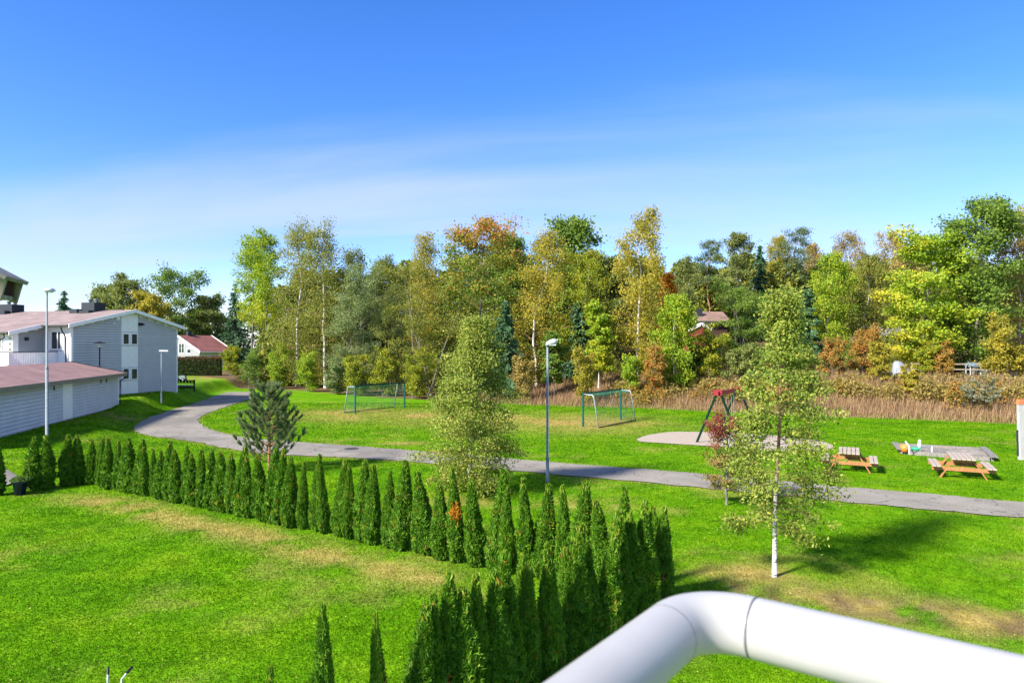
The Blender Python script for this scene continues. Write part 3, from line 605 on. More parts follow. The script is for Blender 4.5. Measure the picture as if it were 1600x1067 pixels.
# entry on the projecting front
t0, za = front_tz(21, 522, DX); t1, zb_ = front_tz(10, 548, DX)
d = MB().box(DX - .06, DX - .01, t0, t1, 2.5, za).build('door', M['white'], B)
for k in range(3): MB().box(DX - .075, DX - .061, t0 + .16, t0 + .34, za - .36 - k * .4, za - .2 - k * .4).build('pane', M['glass'], d)
window_part(B, 'x', t1 + .35, t1 + 1.5, 3.6, 4.6, DX, -1, 1)
# gallery rail of white boards with a dark cap
gx0 = DX - 1.25
for (a0, a1, kind) in ((TL - 1.15, TL + 9, 'f'), (gx0 + .1, -.02, 's')):
    rail = MB(); cap = MB(); k = 0; a = a0
    while a < a1:
        if kind == 'f': rail.box(gx0, gx0 + .03, a, min(a + .105, a1), 2.15, 3.38)
        else: rail.box(a, min(a + .105, a1), TL - 1.15, TL - 1.12, 2.15, 3.38)
        a += .125
    rail.build('railing_board', M['white'], B, False, 'stuff')
    (cap.box(gx0 - .03, gx0 + .07, a0 - .02, a1, 3.39, 3.45) if kind == 'f' else cap.box(a0, a1, TL - 1.19, TL - 1.08, 3.391, 3.449)).build('railing_cap', M['dark'], B)
MB().box(gx0 - .02, DX - .002, TL - 1.14, TL + 9, 2.0, 2.14).build('gallery_floor', M['concrete'], B); MB().box(DX - .001, -.002, TL - 1.14, TL - .002, 2.0, 2.139).build('gallery_floor', M['concrete'], B)
# roof
OV = .5
rf = MB(); zt = lambda x, d=0: AZ + .12 - SL * abs(x - AX) + d
def slab(mb, xa, xb, y0, y1, th=.12): mb.add([(xa, y0, zt(xa)), (xb, y0, zt(xb)), (xb, y1, zt(xb)), (xa, y1, zt(xa)), (xa, y0, zt(xa) - th), (xb, y0, zt(xb) - th), (xb, y1, zt(xb) - th), (xa, y1, zt(xa) - th)], [(0, 1, 2, 3), (7, 6, 5, 4), (0, 4, 5, 1), (1, 5, 6, 2), (2, 6, 7, 3), (3, 7, 4, 0)])
slab(rf, -OV, AX, -.35, 45); slab(rf, AX, WX + OV, -.35, 45); slab(rf, DX - OV, -OV, TL - .35, 45)
R_ = rf.build('roof', M['roof'], B)
def rake(xa, xb, y): return MB().add([(xa, y, zt(xa, .03)), (xb, y, zt(xb, .03)), (xb, y, zt(xb, -.24)), (xa, y, zt(xa, -.24)), (xa, y + .05, zt(xa, .03)), (xb, y + .05, zt(xb, .03)), (xb, y + .05, zt(xb, -.24)), (xa, y + .05, zt(xa, -.24))], [(0, 1, 2, 3), (7, 6, 5, 4), (0, 4, 5, 1), (3, 2, 6, 7), (0, 3, 7, 4), (1, 5, 6, 2)])
for a in ((-OV - .05, AX, -.41), (AX, WX + OV + .05, -.41), (DX - OV - .05, -OV, TL - .41)): rake(*a).build('rake_board', M['white'], R_)
MB().tube([(-OV - .06, -.3, zt(-OV) - .1), (-OV - .06, TL - .4, zt(-OV) - .1)], .07, 8).build('gutter', M['dark'], R_)
MB().tube([(DX - OV - .06, TL - .3, zt(DX - OV) - .1), (DX - OV - .06, 20, zt(DX - OV) - .1)], .07, 8).build('gutter', M['dark'], R_)
def downpipe(x, y, xo, z1): MB().tube([(xo, y, z1), (xo + .05, y, z1 - .25), (x - .12, y, z1 - .75), (x - .09, y, z1 - 1.0), (x - .09, y, .0)], .045, 7).build('downpipe', M['black'], B, True)
downpipe(-.06, .32, -OV - .05, zt(-OV) - .15); downpipe(gx0 + .05, TL + .05, DX - OV - .06, zt(DX - OV) - .15)
def roofbox(px0, px1, py0, py1, x, caps=2, dep=1.1):
    t0, za = front_tz(px1, py0, x); t1, _ = front_tz(px0, py0, x)
    c = MB().box(x - dep / 2, x + dep / 2, t0, t1, zt(x) - .3, za).build('chimney', M['dark'], R_)
    for k in range(caps):
        y = t0 + (t1 - t0) * (k + .5) / caps; MB().lathe([(.0, za + .30), (.2, za + .29), (.22, za + .24), (.13, za + .2), (.13, za - .02)], 12, (x, y)).build('chimney_cap', M['galv'], c, True)
roofbox(136, 156, 473, 486, AX - .3); roofbox(9, 28, 476, 488, AX - .3)
roofbox(113, 125, 483, 489, AX - 1.0, 0, .6); roofbox(127, 142, 485, 489, AX - 1.1, 0, .5); roofbox(-6, 12, 485.5, 490, AX - 1.0, 0, .6)
for px, py, r in ((183, 497, .16), (176.5, 505, .07)):
    s, z = gable_sz(px, py); MB().box(s - r, s + r, -.12, -.03, z - r * .8, z + r * .8).build('wall_vent', M['white'], B)
s, z = gable_sz(218, 507); MB().prism([(-.34, z - .05), (-.34, z + .05), (-.03, z + .16), (-.03, z - .12)], 0, s - .16, s + .16).build('wall_lamp', M['black'], B)
s = DX + 1.0; MB().box(s - .1, s + .1, TL - .2, TL - .03, 4.2, 4.45).build('wall_lamp', M['black'], B)

# garage
GD = np.array((-.233, .973)); GO = np.array((-24.0, 32.0)) - GD * 5; GZ = .42
g_l = lambda px: 5 + (-24 - 32 * ((px - 800) / F)) / (.973 * ((px - 800) / F) + .233)
GA = thing('garage', 'long low grey clapboard garage with white panel and red shingle roof', 'garage', (GO[0], GO[1], GZ), math.atan2(GD[1], GD[0]))
GL = g_l(184); gz = lambda y: 2.52 + .225 * (y if y < 3.1 else 6.2 - y)
MB().prism([(0, .1), (6.2, .1), (6.2, 2.45), (3.1, 3.15), (0, 2.45)], 0, 0, GL).build('wall', M['garage'], GA)
MB().box(-.02, GL + .03, -.03, 6.23, -.6, .16).build('plinth', M['concrete'], GA)
p0, p1 = g_l(97), g_l(112)
mb = MB(); bk = MB(); clap(mb, 'y', 0, p0, .17, 2.45, 0, -1, .19, back=bk); clap(mb, 'y', p1, GL - .1, .17, 2.45, 0, -1, .19, back=bk); bk.build('siding_joint_shade', M['joint_shade'], GA, False, 'stuff'); mb.build('siding', M['garage'], GA, False, 'stuff')
for k in range(4): MB().box(p0 + (p1 - p0) * k / 4 + .006, p0 + (p1 - p0) * (k + 1) / 4 - .006, -.045, -.002, .17, 2.45).build('panel_board', M['white'], GA)
MB().box(GL - .1, GL + .04, -.06, -.001, .17, 2.42).build('corner_board', M['white'], GA)
rb = MB()
for ya, yb_ in ((-.45, 3.1), (3.1, 6.65)):
    za, zb_ = (gz(ya) + .06, gz(yb_) + .06); rb.add([(-.3, ya, za), (GL + .45, ya, za), (GL + .45, yb_, zb_), (-.3, yb_, zb_), (-.3, ya, za - .1), (GL + .45, ya, za - .1), (GL + .45, yb_, zb_ - .1), (-.3, yb_, zb_ - .1)], [(0, 1, 2, 3), (7, 6, 5, 4), (0, 4, 5, 1), (1, 5, 6, 2), (2, 6, 7, 3), (3, 7, 4, 0)])
GR = rb.build('roof', M['roof_g'], GA)
MB().box(-.3, GL + .47, -.5, -.452, gz(-.45) - .16, gz(-.45) + .08).build('fascia', M['moss_wood'], GR)
for ya, yb_ in ((-.5, 3.1), (3.1, 6.65)): MB().beam((GL + .48, ya, gz(ya) + .02), (GL + .48, yb_, gz(yb_) + .02), .05, .2).build('rake_board', M['dark'], GR)
for k in range(int(GL / 1.0)): MB().box(k * 1.0 + .4, k * 1.0 + .47, -.44, -.02, gz(-.2) - .2, gz(-.2) - .06).build('rafter_end', M['moss_wood'], GR)
MB().tube([(GL + .42, -.52, gz(-.45) - .05), (GL + .42, -.45, gz(-.45) - .2), (GL + .18, -.1, gz(-.45) - .5), (GL + .15, -.1, .1), (GL + .3, -.3, -.02)], .045, 7).build('downpipe', M['black'], GA, True)
for px in (82.5, 156, 165): MB().box(g_l(px) - .02, g_l(px) + .02, -.09, -.035, 1.95, 2.4).build('strap', M['dark'], GA)

# house with red tiled roof behind the clipped hedge
gdir = np.array((.86, -.5)); gdir /= np.linalg.norm(gdir)
C_ = XY(312, 110); HZ = hz(C_); RH = thing('red_roof_house', 'pale bungalow with red tiled roof behind the clipped hedge', 'house', (C_[0], C_[1], HZ), math.atan2(gdir[1], gdir[0]))
ez = ZP(549, 110) - HZ; az_ = ZP(523.5, 113) - HZ; HW = 5.9; LN = 6.4; k_ = (az_ - ez) / HW
MB().prism([(-2 * HW + .5, -.5), (-.5, -.5), (-.5, ez + .5 * k_ - .1), (-HW, az_ - .15), (-2 * HW + .5, ez + .5 * k_ - .1)], 1, .3, LN - .2).build('wall', M['beige'], RH)
MB().box(-2 * HW + .52, -.48, .27, .298, -.4, ez + .3).build('gable_wall', M['pale'], RH)
MB().prism([(-2 * HW + .5, ez + .3), (-.5, ez + .3), (-HW, az_ - .2)], 1, .271, .299).build('gable_wall', M['pale'], RH)
mb = MB()
for xa, xb in ((-2 * HW, -HW), (-HW, 0)):
    za, zb_ = (ez, az_) if xa < -HW - 1 else (az_, ez); mb.add([(xa, 0, za), (xb, 0, zb_), (xb, LN, zb_), (xa, LN, za), (xa, 0, za - .14), (xb, 0, zb_ - .14), (xb, LN, zb_ - .14), (xa, LN, za - .14)], [(0, 1, 2, 3), (7, 6, 5, 4), (0, 4, 5, 1), (1, 5, 6, 2), (2, 6, 7, 3), (3, 7, 4, 0)])
RR = mb.build('roof', M['roof_r'], RH)
for y in (-.06, LN + .01):
    MB().beam((-HW, y + .02, az_ - .1), (.08, y + .02, ez - .12), .05, .36).build('rake_board', M['white'], RR); MB().beam((-HW, y + .02, az_ - .1), (-2 * HW - .08, y + .02, ez - .12), .05, .36).build('rake_board', M['white'], RR)
MB().box(-HW - .3, -HW + .3, 1.8, 2.5, az_ - .5, az_ + .65).build('chimney', M['dark'], RR)
MB().tube([(.05, .05, ez - .12), (.05, LN, ez - .12)], .07, 6).build('gutter', M['white'], RR)
for px0, px1, py0, py1 in ((277, 286, 536, 552), (290, 296.5, 545, 552.5)):
    def gp(px, py):
        r = (px - 800) / F; a = (r * C_[1] - C_[0]) / (gdir[0] - r * gdir[1]); return a, ZP(py, C_[1] + gdir[1] * a) - HZ
    a0, za = gp(px0, py0); a1, zb_ = gp(px1, py1); window_part(RH, 'y', a0, a1, zb_, za, .27, -1, 2 if px0 < 280 else 1)

# house up in the wood, grey roofed shed
def small_house(name, label, px0, px1, Y, py_r, py_e, wallm, roofm, porch=None, dep=6):
    p0, p1 = XY(px0, Y), XY(px1, Y); z0 = hz((p0 + p1) / 2); zr_, ze = ZP(py_r, Y + dep / 2) - z0, ZP(py_e, Y) - z0; W = p1[0] - p0[0]
    H_ = thing(name, label, 'house', (p0[0], Y, z0), 0)
    MB().prism([(.4, -1), (dep - .4, -1), (dep - .4, ze), (dep / 2, zr_ - .2), (.4, ze)], 0, .3, W - .3).build('wall', wallm, H_)
    mb = MB()
    for ya, yb_, za, zb_ in ((-.1, dep / 2, ze, zr_), (dep / 2, dep + .1, zr_, ze)):
        mb.add([(0, ya, za), (W, ya, za), (W, yb_, zb_), (0, yb_, zb_), (0, ya, za - .15), (W, ya, za - .15), (W, yb_, zb_ - .15), (0, yb_, zb_ - .15)], [(0, 1, 2, 3), (7, 6, 5, 4), (0, 4, 5, 1), (1, 5, 6, 2), (2, 6, 7, 3), (3, 7, 4, 0)])
    R = mb.build('roof', roofm, H_); MB().box(-.02, W + .02, -.2, -.11, ze - .3, ze + .02).build('fascia', M['dark'], R)
    return H_, R, p0, z0, zr_, ze, W
H_, R2, p0, z0, zr_, ze, W = small_house('hillside_house', 'dark timber house with brown tiled roof half hidden among the trees', 1042, 1142, 80, 487, 502, M['brownwall'], M['roof_b'])
cx = XY(1099, 80)[0] - p0[0]; MB().box(cx - .3, cx + .3, 1.4, 2.0, zr_ - 1.0, zr_ + .2).build('chimney', M['dark'], R2)
pr = MB(); xa, xb = XY(1071, 78)[0] - p0[0], XY(1112, 78)[0] - p0[0]; xm = XY(1096, 78)[0] - p0[0]; zl, za, zb_ = ZP(519, 78) - z0, ZP(506, 78) - z0, ZP(515, 78) - z0
MB().prism([(xa + .3, zl - 2.2), (xb - .2, zl - 2.2), (xb - .2, zb_ - .1), (xm, za - .1), (xa + .3, zl - .1)], 1, -1.9, .39).build('porch', M['redwall'], H_)
MB().beam((xa, -2.0, zl), (xm, -2.0, za), .08, .35).build('porch_board', M['white'], H_); MB().beam((xm, -2.0, za), (xb, -2.0, zb_), .08, .35).build('porch_board', M['white'], H_)
for px in (1086, 1106): x = XY(px, 80)[0] - p0[0]; MB().box(x - .35, x + .35, .34, .395, ze - .75, ze - .25).build('window', M['white'], H_)
small_house('grey_roof_shed', 'grey roofed shed peeping out behind the yellow edged maple', 1382, 1425, 82, 509, 524, M['brownwall'], M['grey_wood'])

# ------------------------------------------------------------------ hedges of thuja
def thuja_mesh(seed, H, R, n, ls):
    rng = np.random.default_rng(seed)
    prof = lambda u: R * np.clip(1 - u, 0, 1) ** .36 * np.minimum(1, .66 + u * 1.8) * (1 - .28 * sst(.4, .95, u))
    nc = n // 14; uc = rng.beta(1.05, 1.25, nc); ac = rng.uniform(0, 2 * math.pi, nc); dc = 1 - .42 * rng.random(nc) ** 1.6; tcl = rng.normal(size=nc) * .15; k = rng.integers(0, nc, n)
    u = np.clip(uc[k] + rng.normal(size=n) * .016, 0, 1); az = ac[k] + rng.normal(size=n) * .10 / np.maximum(.3, 1 - uc[k])
    lump = 1 + .7 * (fbm(az * 1.6 + 9, u * 6, seed, 3) - .5)
    r = prof(u) * lump * dc[k] * (1 - .12 * rng.random(n))
    lx = rng.normal() * .05; ly = rng.normal() * .04
    C = np.column_stack([r * np.cos(az) + lx * u * H, r * np.sin(az) + ly * u * H, .03 + u * H * .97])
    o = np.column_stack([np.cos(az), np.sin(az), 0 * az]); ax = o * .6 + np.array((0, 0, 1.1)) + rng.normal(size=(nc, 3))[k] * .35
    tv = .38 + tcl[k] + rng.normal(size=n) * .09 + .22 * (fbm(az * 2, u * 9, seed + 5, 3) - .5) + np.where(rng.random(nc) < .010, .5, 0)[k]
    nl = int(n * .035); ul = rng.uniform(.86, 1.07, nl); Cl = np.column_stack([rng.normal(size=nl) * .016 * (1.5 - ul) * 2 + lx * H, rng.normal(size=nl) * .016 * (1.5 - ul) * 2 + ly * H, ul * H])
    C = np.vstack([C, Cl]); ax = np.vstack([ax, np.tile((0, 0, 1.8), (nl, 1))]); tv = np.append(tv, .6 + rng.normal(size=nl) * .2); o = np.vstack([o, rng.normal(size=(nl, 3))])
    lf = MB().add(*leaf_cards(rng, C, ls, .34, ax, np.clip(tv, 0, 1), o * 1.2, .6))
    z = np.linspace(0, .93, 9); core = MB().lathe([(max(.01, float(prof(np.array([q]))[0]) * .58), q * H + .02) for q in z] + [(.008, H * .96)], 10); cv = core.v[0]; cv[:, 0] += lx * cv[:, 2]; cv[:, 1] += ly * cv[:, 2]  # wide core of inner foliage closing the view through the plant, no stem
    return lf.mesh('foliage'), core.mesh('stem', True)
TH_FAR = [thuja_mesh(100 + k, 1.0, .152 + .016 * (k % 3), 5000, .075) for k in range(8)]
TH_NEAR = [thuja_mesh(200 + k, 1.0, .150 + .014 * (k % 3), 11000, .055) for k in range(7)]
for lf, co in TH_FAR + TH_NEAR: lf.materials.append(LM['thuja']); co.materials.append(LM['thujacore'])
_ord = lambda n: f"{n}{'th' if 10 <= n % 100 <= 20 else {1: 'st', 2: 'nd', 3: 'rd'}.get(n % 10, 'th')}"
rnd = random.Random(3)
def thuja(xy, h, w, meshes, label, group):
    k = rnd.randrange(len(meshes)); t = thing('thuja', label, 'hedge shrub', (xy[0], xy[1], hz(xy)), rnd.uniform(0, 6.28), group)
    t.scale = (h * w, h * w * rnd.uniform(.9, 1.1), h); t.rotation_euler = (rnd.gauss(0, .022), rnd.gauss(0, .022), t.rotation_euler[2])
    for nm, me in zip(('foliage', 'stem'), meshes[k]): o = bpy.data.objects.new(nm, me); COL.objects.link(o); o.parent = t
    return t
NFAR = 48
for k in range(NFAR):
    f = (k + .3) / NFAR; p = ROW_A + (ROW_B - ROW_A) * f + np.array((rnd.gauss(0, .05), rnd.gauss(0, .05)))
    h = (1.50 + .38 * min(1, f * 1.5)) * rnd.uniform(.87, 1.08)
    extra = ' with a rust-red dead tuft' if k == 37 else ''
    th_ = thuja(p, h, rnd.uniform(.68, 1.06), TH_FAR if k < 24 else TH_NEAR, f'{_ord(k + 1)} thuja from left corner in long back hedge{extra}', 'thujas in the long back hedge row')
    if k == 37:
        th_.rotation_euler = (0, 0, 0)
        rg = np.random.default_rng(1); n = 220; C = rg.normal(size=(n, 3)) * np.array((.045, .045, .05)) + np.array((-.03, -.125, .60))
        MB().add(*leaf_cards(rg, C, .05, .3, np.tile((0, -.3, .8), (n, 1)), rg.uniform(.2, .8, n))).build('dead_tuft', LM['orange'], th_, False, 'stuff')['label'] = 'rust-red dead tuft'
NA, NBp = np.array((2.8, 12.6)), np.array((-2.75, 6.15)); NEAR = [(q / 22 * .71, 1.0) for q in range(23)] + [(.77, .95), (.855, 1.0), (.94, .98), (1.0, .92)]
for k, (f, hk) in enumerate(NEAR):
    p = NA + (NBp - NA) * f + np.array((rnd.gauss(0, .06), rnd.gauss(0, .06)))
    thuja(p, rnd.uniform(1.58, 1.9) * hk, rnd.uniform(.78, 1.0) * (1 if f < .75 else .62), TH_NEAR, f'{_ord(k + 1)} thuja from the far right corner in the near hedge row', 'thujas in the near hedge row')
for k, (px, py, h) in enumerate(((51, 765, 1.62), (75, 763, 1.66), (102, 759, 1.62), (123, 757, 1.58))):
    thuja(G(px, py), h, 1.12, TH_FAR, f'{_ord(k + 1)} thuja right of the blue flower pot', 'thujas beside the flower pot')
thuja(G(-8, 774), 1.6, 1.2, TH_FAR, 'thuja at the left picture edge, left of the blue flower pot', 'thujas beside the flower pot')

# ------------------------------------------------------------------ garden and park trees close by
bp = G(1210, 901)
w, l = grow(11, 6.05, 1.25, cb=.17, prof='spire', nl=64, nt=5, nleaf=23000, ls=.066, asp=.62, elev=(.3, .75), droop=.25, lean=.012, sig=.020, r0=.05, bt=.2, low=.1, wander=.004, tint=lambda c, r: -.02)
plant('young_birch', 'slender young birch with white trunk and pale leaves right of the hedge', 'tree', bp, w, l, M['ybirch'], LM['fbirch'])
bp2 = G(735, 768)
w, l = grow(22, 5.75, 1.75, cb=.055, prof='spire', nl=90, nt=6, nleaf=48000, ls=.074, asp=.62, elev=(.4, .85), droop=.18, lean=.03, sig=.028, r0=.07, bt=.25, low=.05, wander=.004, tint=lambda c, r: .02)
plant('bushy_birch', 'bushy young birch standing behind the hedge left of the tall lamp', 'tree', bp2, w, l, M['ybirch'], LM['fbirch'])
rp = G(1135, 789)
w, l = grow(33, 2.4, .72, cb=.14, prof='broad', nl=26, nt=5, nleaf=8000, ls=.075, asp=.42, elev=(.7, 1.2), droop=.1, lean=0, sig=.035, r0=.045, tint=lambda c, r: -.10 + (.9 * r.random(len(c)) + .15) * sst(.72, .95, c[:, 2] + .25 * np.maximum(0, -c[:, 0])) + .6 * np.exp(-(((c[:, 0] - .17) / .1) ** 2 + ((c[:, 2] - .42) / .07) ** 2)) + .3 * sst(.05, .3, -c[:, 0]) * sst(.4, .6, c[:, 2]))
plant('rowan_tree', 'small rowan with dark red leaves left of the slender birch', 'tree', rp, w, l, M['bark'], LM['rowan'])
# young pine: every shoot a brush of needles
def young_pine(seed, H, R):
    rng = np.random.default_rng(seed); wood = MB(); T = np.linspace(0, 1, 7); wood.tube(np.column_stack([.03 * np.sin(T * 3), 0 * T, T * H * .93]), .055 * (1 - .85 * T), 7)
    C = []; A = []; O = []
    def shoot(p, d, L):
        n = int(L * 520); s = rng.uniform(0, 1, n); th = rng.uniform(0, 2 * math.pi, n); d = unit(d); a = unit(np.cross(d, (.3, .9, .1))); b = np.cross(d, a)
        o = np.cos(th)[:, None] * a + np.sin(th)[:, None] * b; C.append(p + d * (s * L)[:, None] + o * .028); A.append(o * .9 + d * 1.1); O.append(np.cross(o, d))
        wood.tube([p, p + d * L], [.008, .004], 3, False)
    for lv, t in enumerate(np.linspace(.12, .9, 9)):
        nb_ = 7 if t < .7 else 5
        for k in range(nb_):
            az = k * 2 * math.pi / nb_ + lv * .7 + rng.normal() * .2; L = R * (1.02 - t) ** .62 * rng.uniform(.75, 1.1); s = np.linspace(0, 1, 5)
            P = np.column_stack([math.cos(az) * L * s, math.sin(az) * L * s, t * H * .93 + L * (.25 * s + .55 * s ** 2)]); wood.tube(P, .02 * (1 - .7 * s), 4, False)
            for q in (.45, .65, .85, 1.0):
                p = np.array([np.interp(q, s, P[:, z]) for z in range(3)])
                for m in range(3 if q < 1 else 4):
                    d = np.array((math.cos(az + rng.normal() * .8), math.sin(az + rng.normal() * .8), rng.uniform(.6, 2.2))); shoot(p, d, rng.uniform(.18, .32) * (1.15 if t > .6 else 1))
    top = np.array((0, 0, H * .9)); shoot(top, np.array((-.05, 0, 1.)), .36); 
    for k in range(5): shoot(top - np.array((0, 0, .05)), np.array((math.cos(k * 1.26) * .5, math.sin(k * 1.26) * .5, 1.)), .3)
    C = np.concatenate(C); A = np.concatenate(A); O = np.concatenate(O); n = len(C)
    return wood, MB().add(*leaf_cards(rng, C, .075, .13, A * 3, rng.normal(.45, .2, n), O * 2, .4))
w, l = young_pine(7, 3.5, 1.3)
plant('young_pine', 'young pine with upright bluish green shoots behind the hedge', 'tree', G(420, 737), w, l, M['pbark'], LM['pine'])

# ------------------------------------------------------------------ the wood behind the park
def H_at(py, Y, xy): return ZP(py, Y) - hz(xy)
def redtop(c, r): return .52 * sst(.78, 1.0, c[:, 2] + .3 * c[:, 0]) * (.4 + .9 * r.random(len(c))) - .03
def yleft(c, r): return .55 * sst(.05, .35, -c[:, 0]) + .25 * sst(.5, .25, c[:, 2])
TREES = [
 # px, Y, top, width px, kind, leaf, wood, name, label
 (205, 124, 438, 66, 'broad', 'olive', 'bark', 'broadleaf_tree', 'olive green tree rising behind the grey apartment house roof'),
 (160, 124, 452, 60, 'broad', 'olive', 'bark', 'broadleaf_tree', 'low olive tree right of the dark chimney, behind the roof'),
 (238, 122, 462, 60, 'broad', 'birchy', 'bark', 'broadleaf_tree', 'yellowish tree just over the gable of the apartment house'),
 (285, 130, 432, 92, 'broad', 'green', 'bark', 'broadleaf_tree', 'broad green tree behind the red roofed bungalow'),
 (328, 132, 470, 60, 'broad', 'olive', 'bark', 'broadleaf_tree', 'dull green tree left of the dark spruce'),
 (100, 110, 454, 58, 'spruce', 'spruce', 'bark', 'spruce_tree', 'dark conifer standing alone above the red roof on the left'),
 (367, 118, 443, 58, 'spruce', 'spruce', 'bark', 'spruce_tree', 'pointed dark spruce behind the red roofed bungalow'),
 (392, 92, 372, 54, 'aspen', 'lime', 'bark', 'aspen_tree', 'leftmost tall yellow-green aspen at the end of the wood'),
 (422, 90, 366, 56, 'aspen', 'lime', 'bark', 'aspen_tree', 'tall aspen with bare grey stem next to the tall birches'),
 (408, 98, 392, 50, 'aspen', 'green', 'bark', 'aspen_tree', 'green aspen crowded behind the leftmost pair of aspens'),
 (464, 80, 347, 84, 'birch', 'birch', 'birch', 'birch_tree', 'tall birch with bright white stem at the left of the wood'),
 (508, 78, 345, 80, 'birch', 'birch', 'birch', 'birch_tree', 'tall windswept birch just right of the white stemmed one'),
 (545, 82, 388, 70, 'birch', 'olive', 'birch', 'birch_tree', 'thin dark birch with gaps, right of the tall windswept birch'),
 (596, 86, 398, 66, 'birch', 'olive', 'bark', 'birch_tree', 'sparse dark topped tree in the dip of the treeline'),
 (565, 70, 428, 96, 'willow', 'willow', 'bark', 'willow_tree', 'grey-green willow behind the left football goal'),
 (625, 74, 440, 70, 'willow', 'olive', 'bark', 'willow_tree', 'dull olive willow in the dip left of the large maple'),
 (652, 80, 360, 62, 'birch', 'birchy', 'birch', 'birch_tree', 'brownish birch top rising left of the red topped maple'),
 (668, 66, 392, 104, 'willow', 'birch', 'bark', 'willow_tree', 'wide olive willow left of the red topped maple'),
 (742, 68, 352, 122, 'maple', 'redtop', 'bark', 'maple_tree', 'large maple with reddish orange top in the middle of the wood'),
 (792, 80, 372, 70, 'broad', 'green', 'bark', 'broadleaf_tree', 'fresh green tree peeping out right of the red topped maple'),
 (838, 66, 360, 86, 'birch', 'birchy', 'birch', 'birch_tree', 'weeping yellowish birch above the lamp post'),
 (888, 80, 350, 76, 'broad', 'green', 'bark', 'broadleaf_tree', 'green tree top behind the weeping yellow birches'),
 (908, 66, 392, 84, 'birch', 'yellow', 'birch', 'birch_tree', 'golden weeping birch right of the lamp post'),
 (948, 76, 404, 64, 'broad', 'olive', 'bark', 'broadleaf_tree', 'dark olive tree left of the tallest birch'),
 (996, 62, 330, 82, 'birch', 'birchy', 'birch', 'birch_tree', 'tallest birch, narrow and golden green, above the right goal'),
 (1043, 66, 428, 26, 'aspen', 'orange', 'bark', 'aspen_tree', 'narrow bright orange tree beside the tallest birch'),
 (1064, 84, 398, 46, 'birch', 'olive', 'birch', 'birch_tree', 'thin olive birch behind the bright orange tree'),
 (1108, 90, 376, 46, 'pine', 'pinefar', 'pbark', 'pine_tree', 'pine above the chimney of the house in the wood'),
 (1150, 88, 366, 62, 'aspen', 'olive', 'bark', 'aspen_tree', 'leafy olive tree right of the pine above the house'),
 (1188, 92, 384, 60, 'spruce', 'spruce', 'bark', 'spruce_tree', 'dark drooping spruce behind the round willow'),
 (1215, 96, 368, 56, 'birch', 'birchy', 'birch', 'birch_tree', 'brownish birch left of the two pine tops'),
 (1244, 92, 358, 44, 'pine', 'pinefar', 'pbark', 'pine_tree', 'pine with two dark tops behind the slender birch'),
 (1274, 100, 378, 56, 'birch', 'brown', 'birch', 'birch_tree', 'pale brown birch right of the two topped pine'),
 (1164, 66, 445, 92, 'willow', 'green', 'bark', 'willow_tree', 'rounded green willow in front of the house in the wood'),
 (1054, 57, 458, 66, 'birch', 'lime', 'birch', 'birch_tree', 'leaning young birch with white stem beside the hillside house'),
 (1296, 72, 392, 74, 'birch', 'lime', 'birch', 'birch_tree', 'light green weeping birch right of the slender birch'),
 (1346, 76, 398, 78, 'birch', 'birch', 'birch', 'birch_tree', 'green weeping birch left of the bright green maple'),
 (1330, 98, 362, 66, 'birch', 'brown', 'birch', 'birch_tree', 'tan topped birch behind the light green weeping birch'),
 (1402, 96, 362, 72, 'birch', 'brown', 'birch', 'birch_tree', 'tan birch crown left above the bright green maple'),
 (1524, 60, 320, 96, 'maple', 'green', 'bark', 'maple_tree', 'tall bright green maple with pale stem at the right'),
 (1440, 60, 376, 100, 'maple', 'lime', 'bark', 'maple_tree', 'bright maple with orange-yellow left edge'),
 (1590, 62, 322, 84, 'birch', 'brown', 'birch', 'birch_tree', 'brownish birch at the right edge of the picture'),
 (1640, 64, 345, 90, 'birch', 'birchy', 'birch', 'birch_tree', 'yellowish birch partly outside the right picture edge'),
 (935, 60, 470, 46, 'aspen', 'lime', 'birch', 'birch_tree', 'young birch with thin white stem left of the right goal'),
 (866, 60, 520, 46, 'aspen', 'green', 'birch', 'birch_tree', 'young green birch right beside the lamp head'),
 (790, 62, 470, 64, 'spruce', 'spruce', 'bark', 'spruce_tree', 'dark spruce in the shadow behind the bushy birch'),
 (1262, 70, 452, 60, 'spruce', 'spruce', 'bark', 'spruce_tree', 'dark spruce just right of the slender birch crown'),
 (905, 64, 470, 60, 'spruce', 'spruce', 'bark', 'spruce_tree', 'dark spruce between the golden birch and the tallest birch'),
]
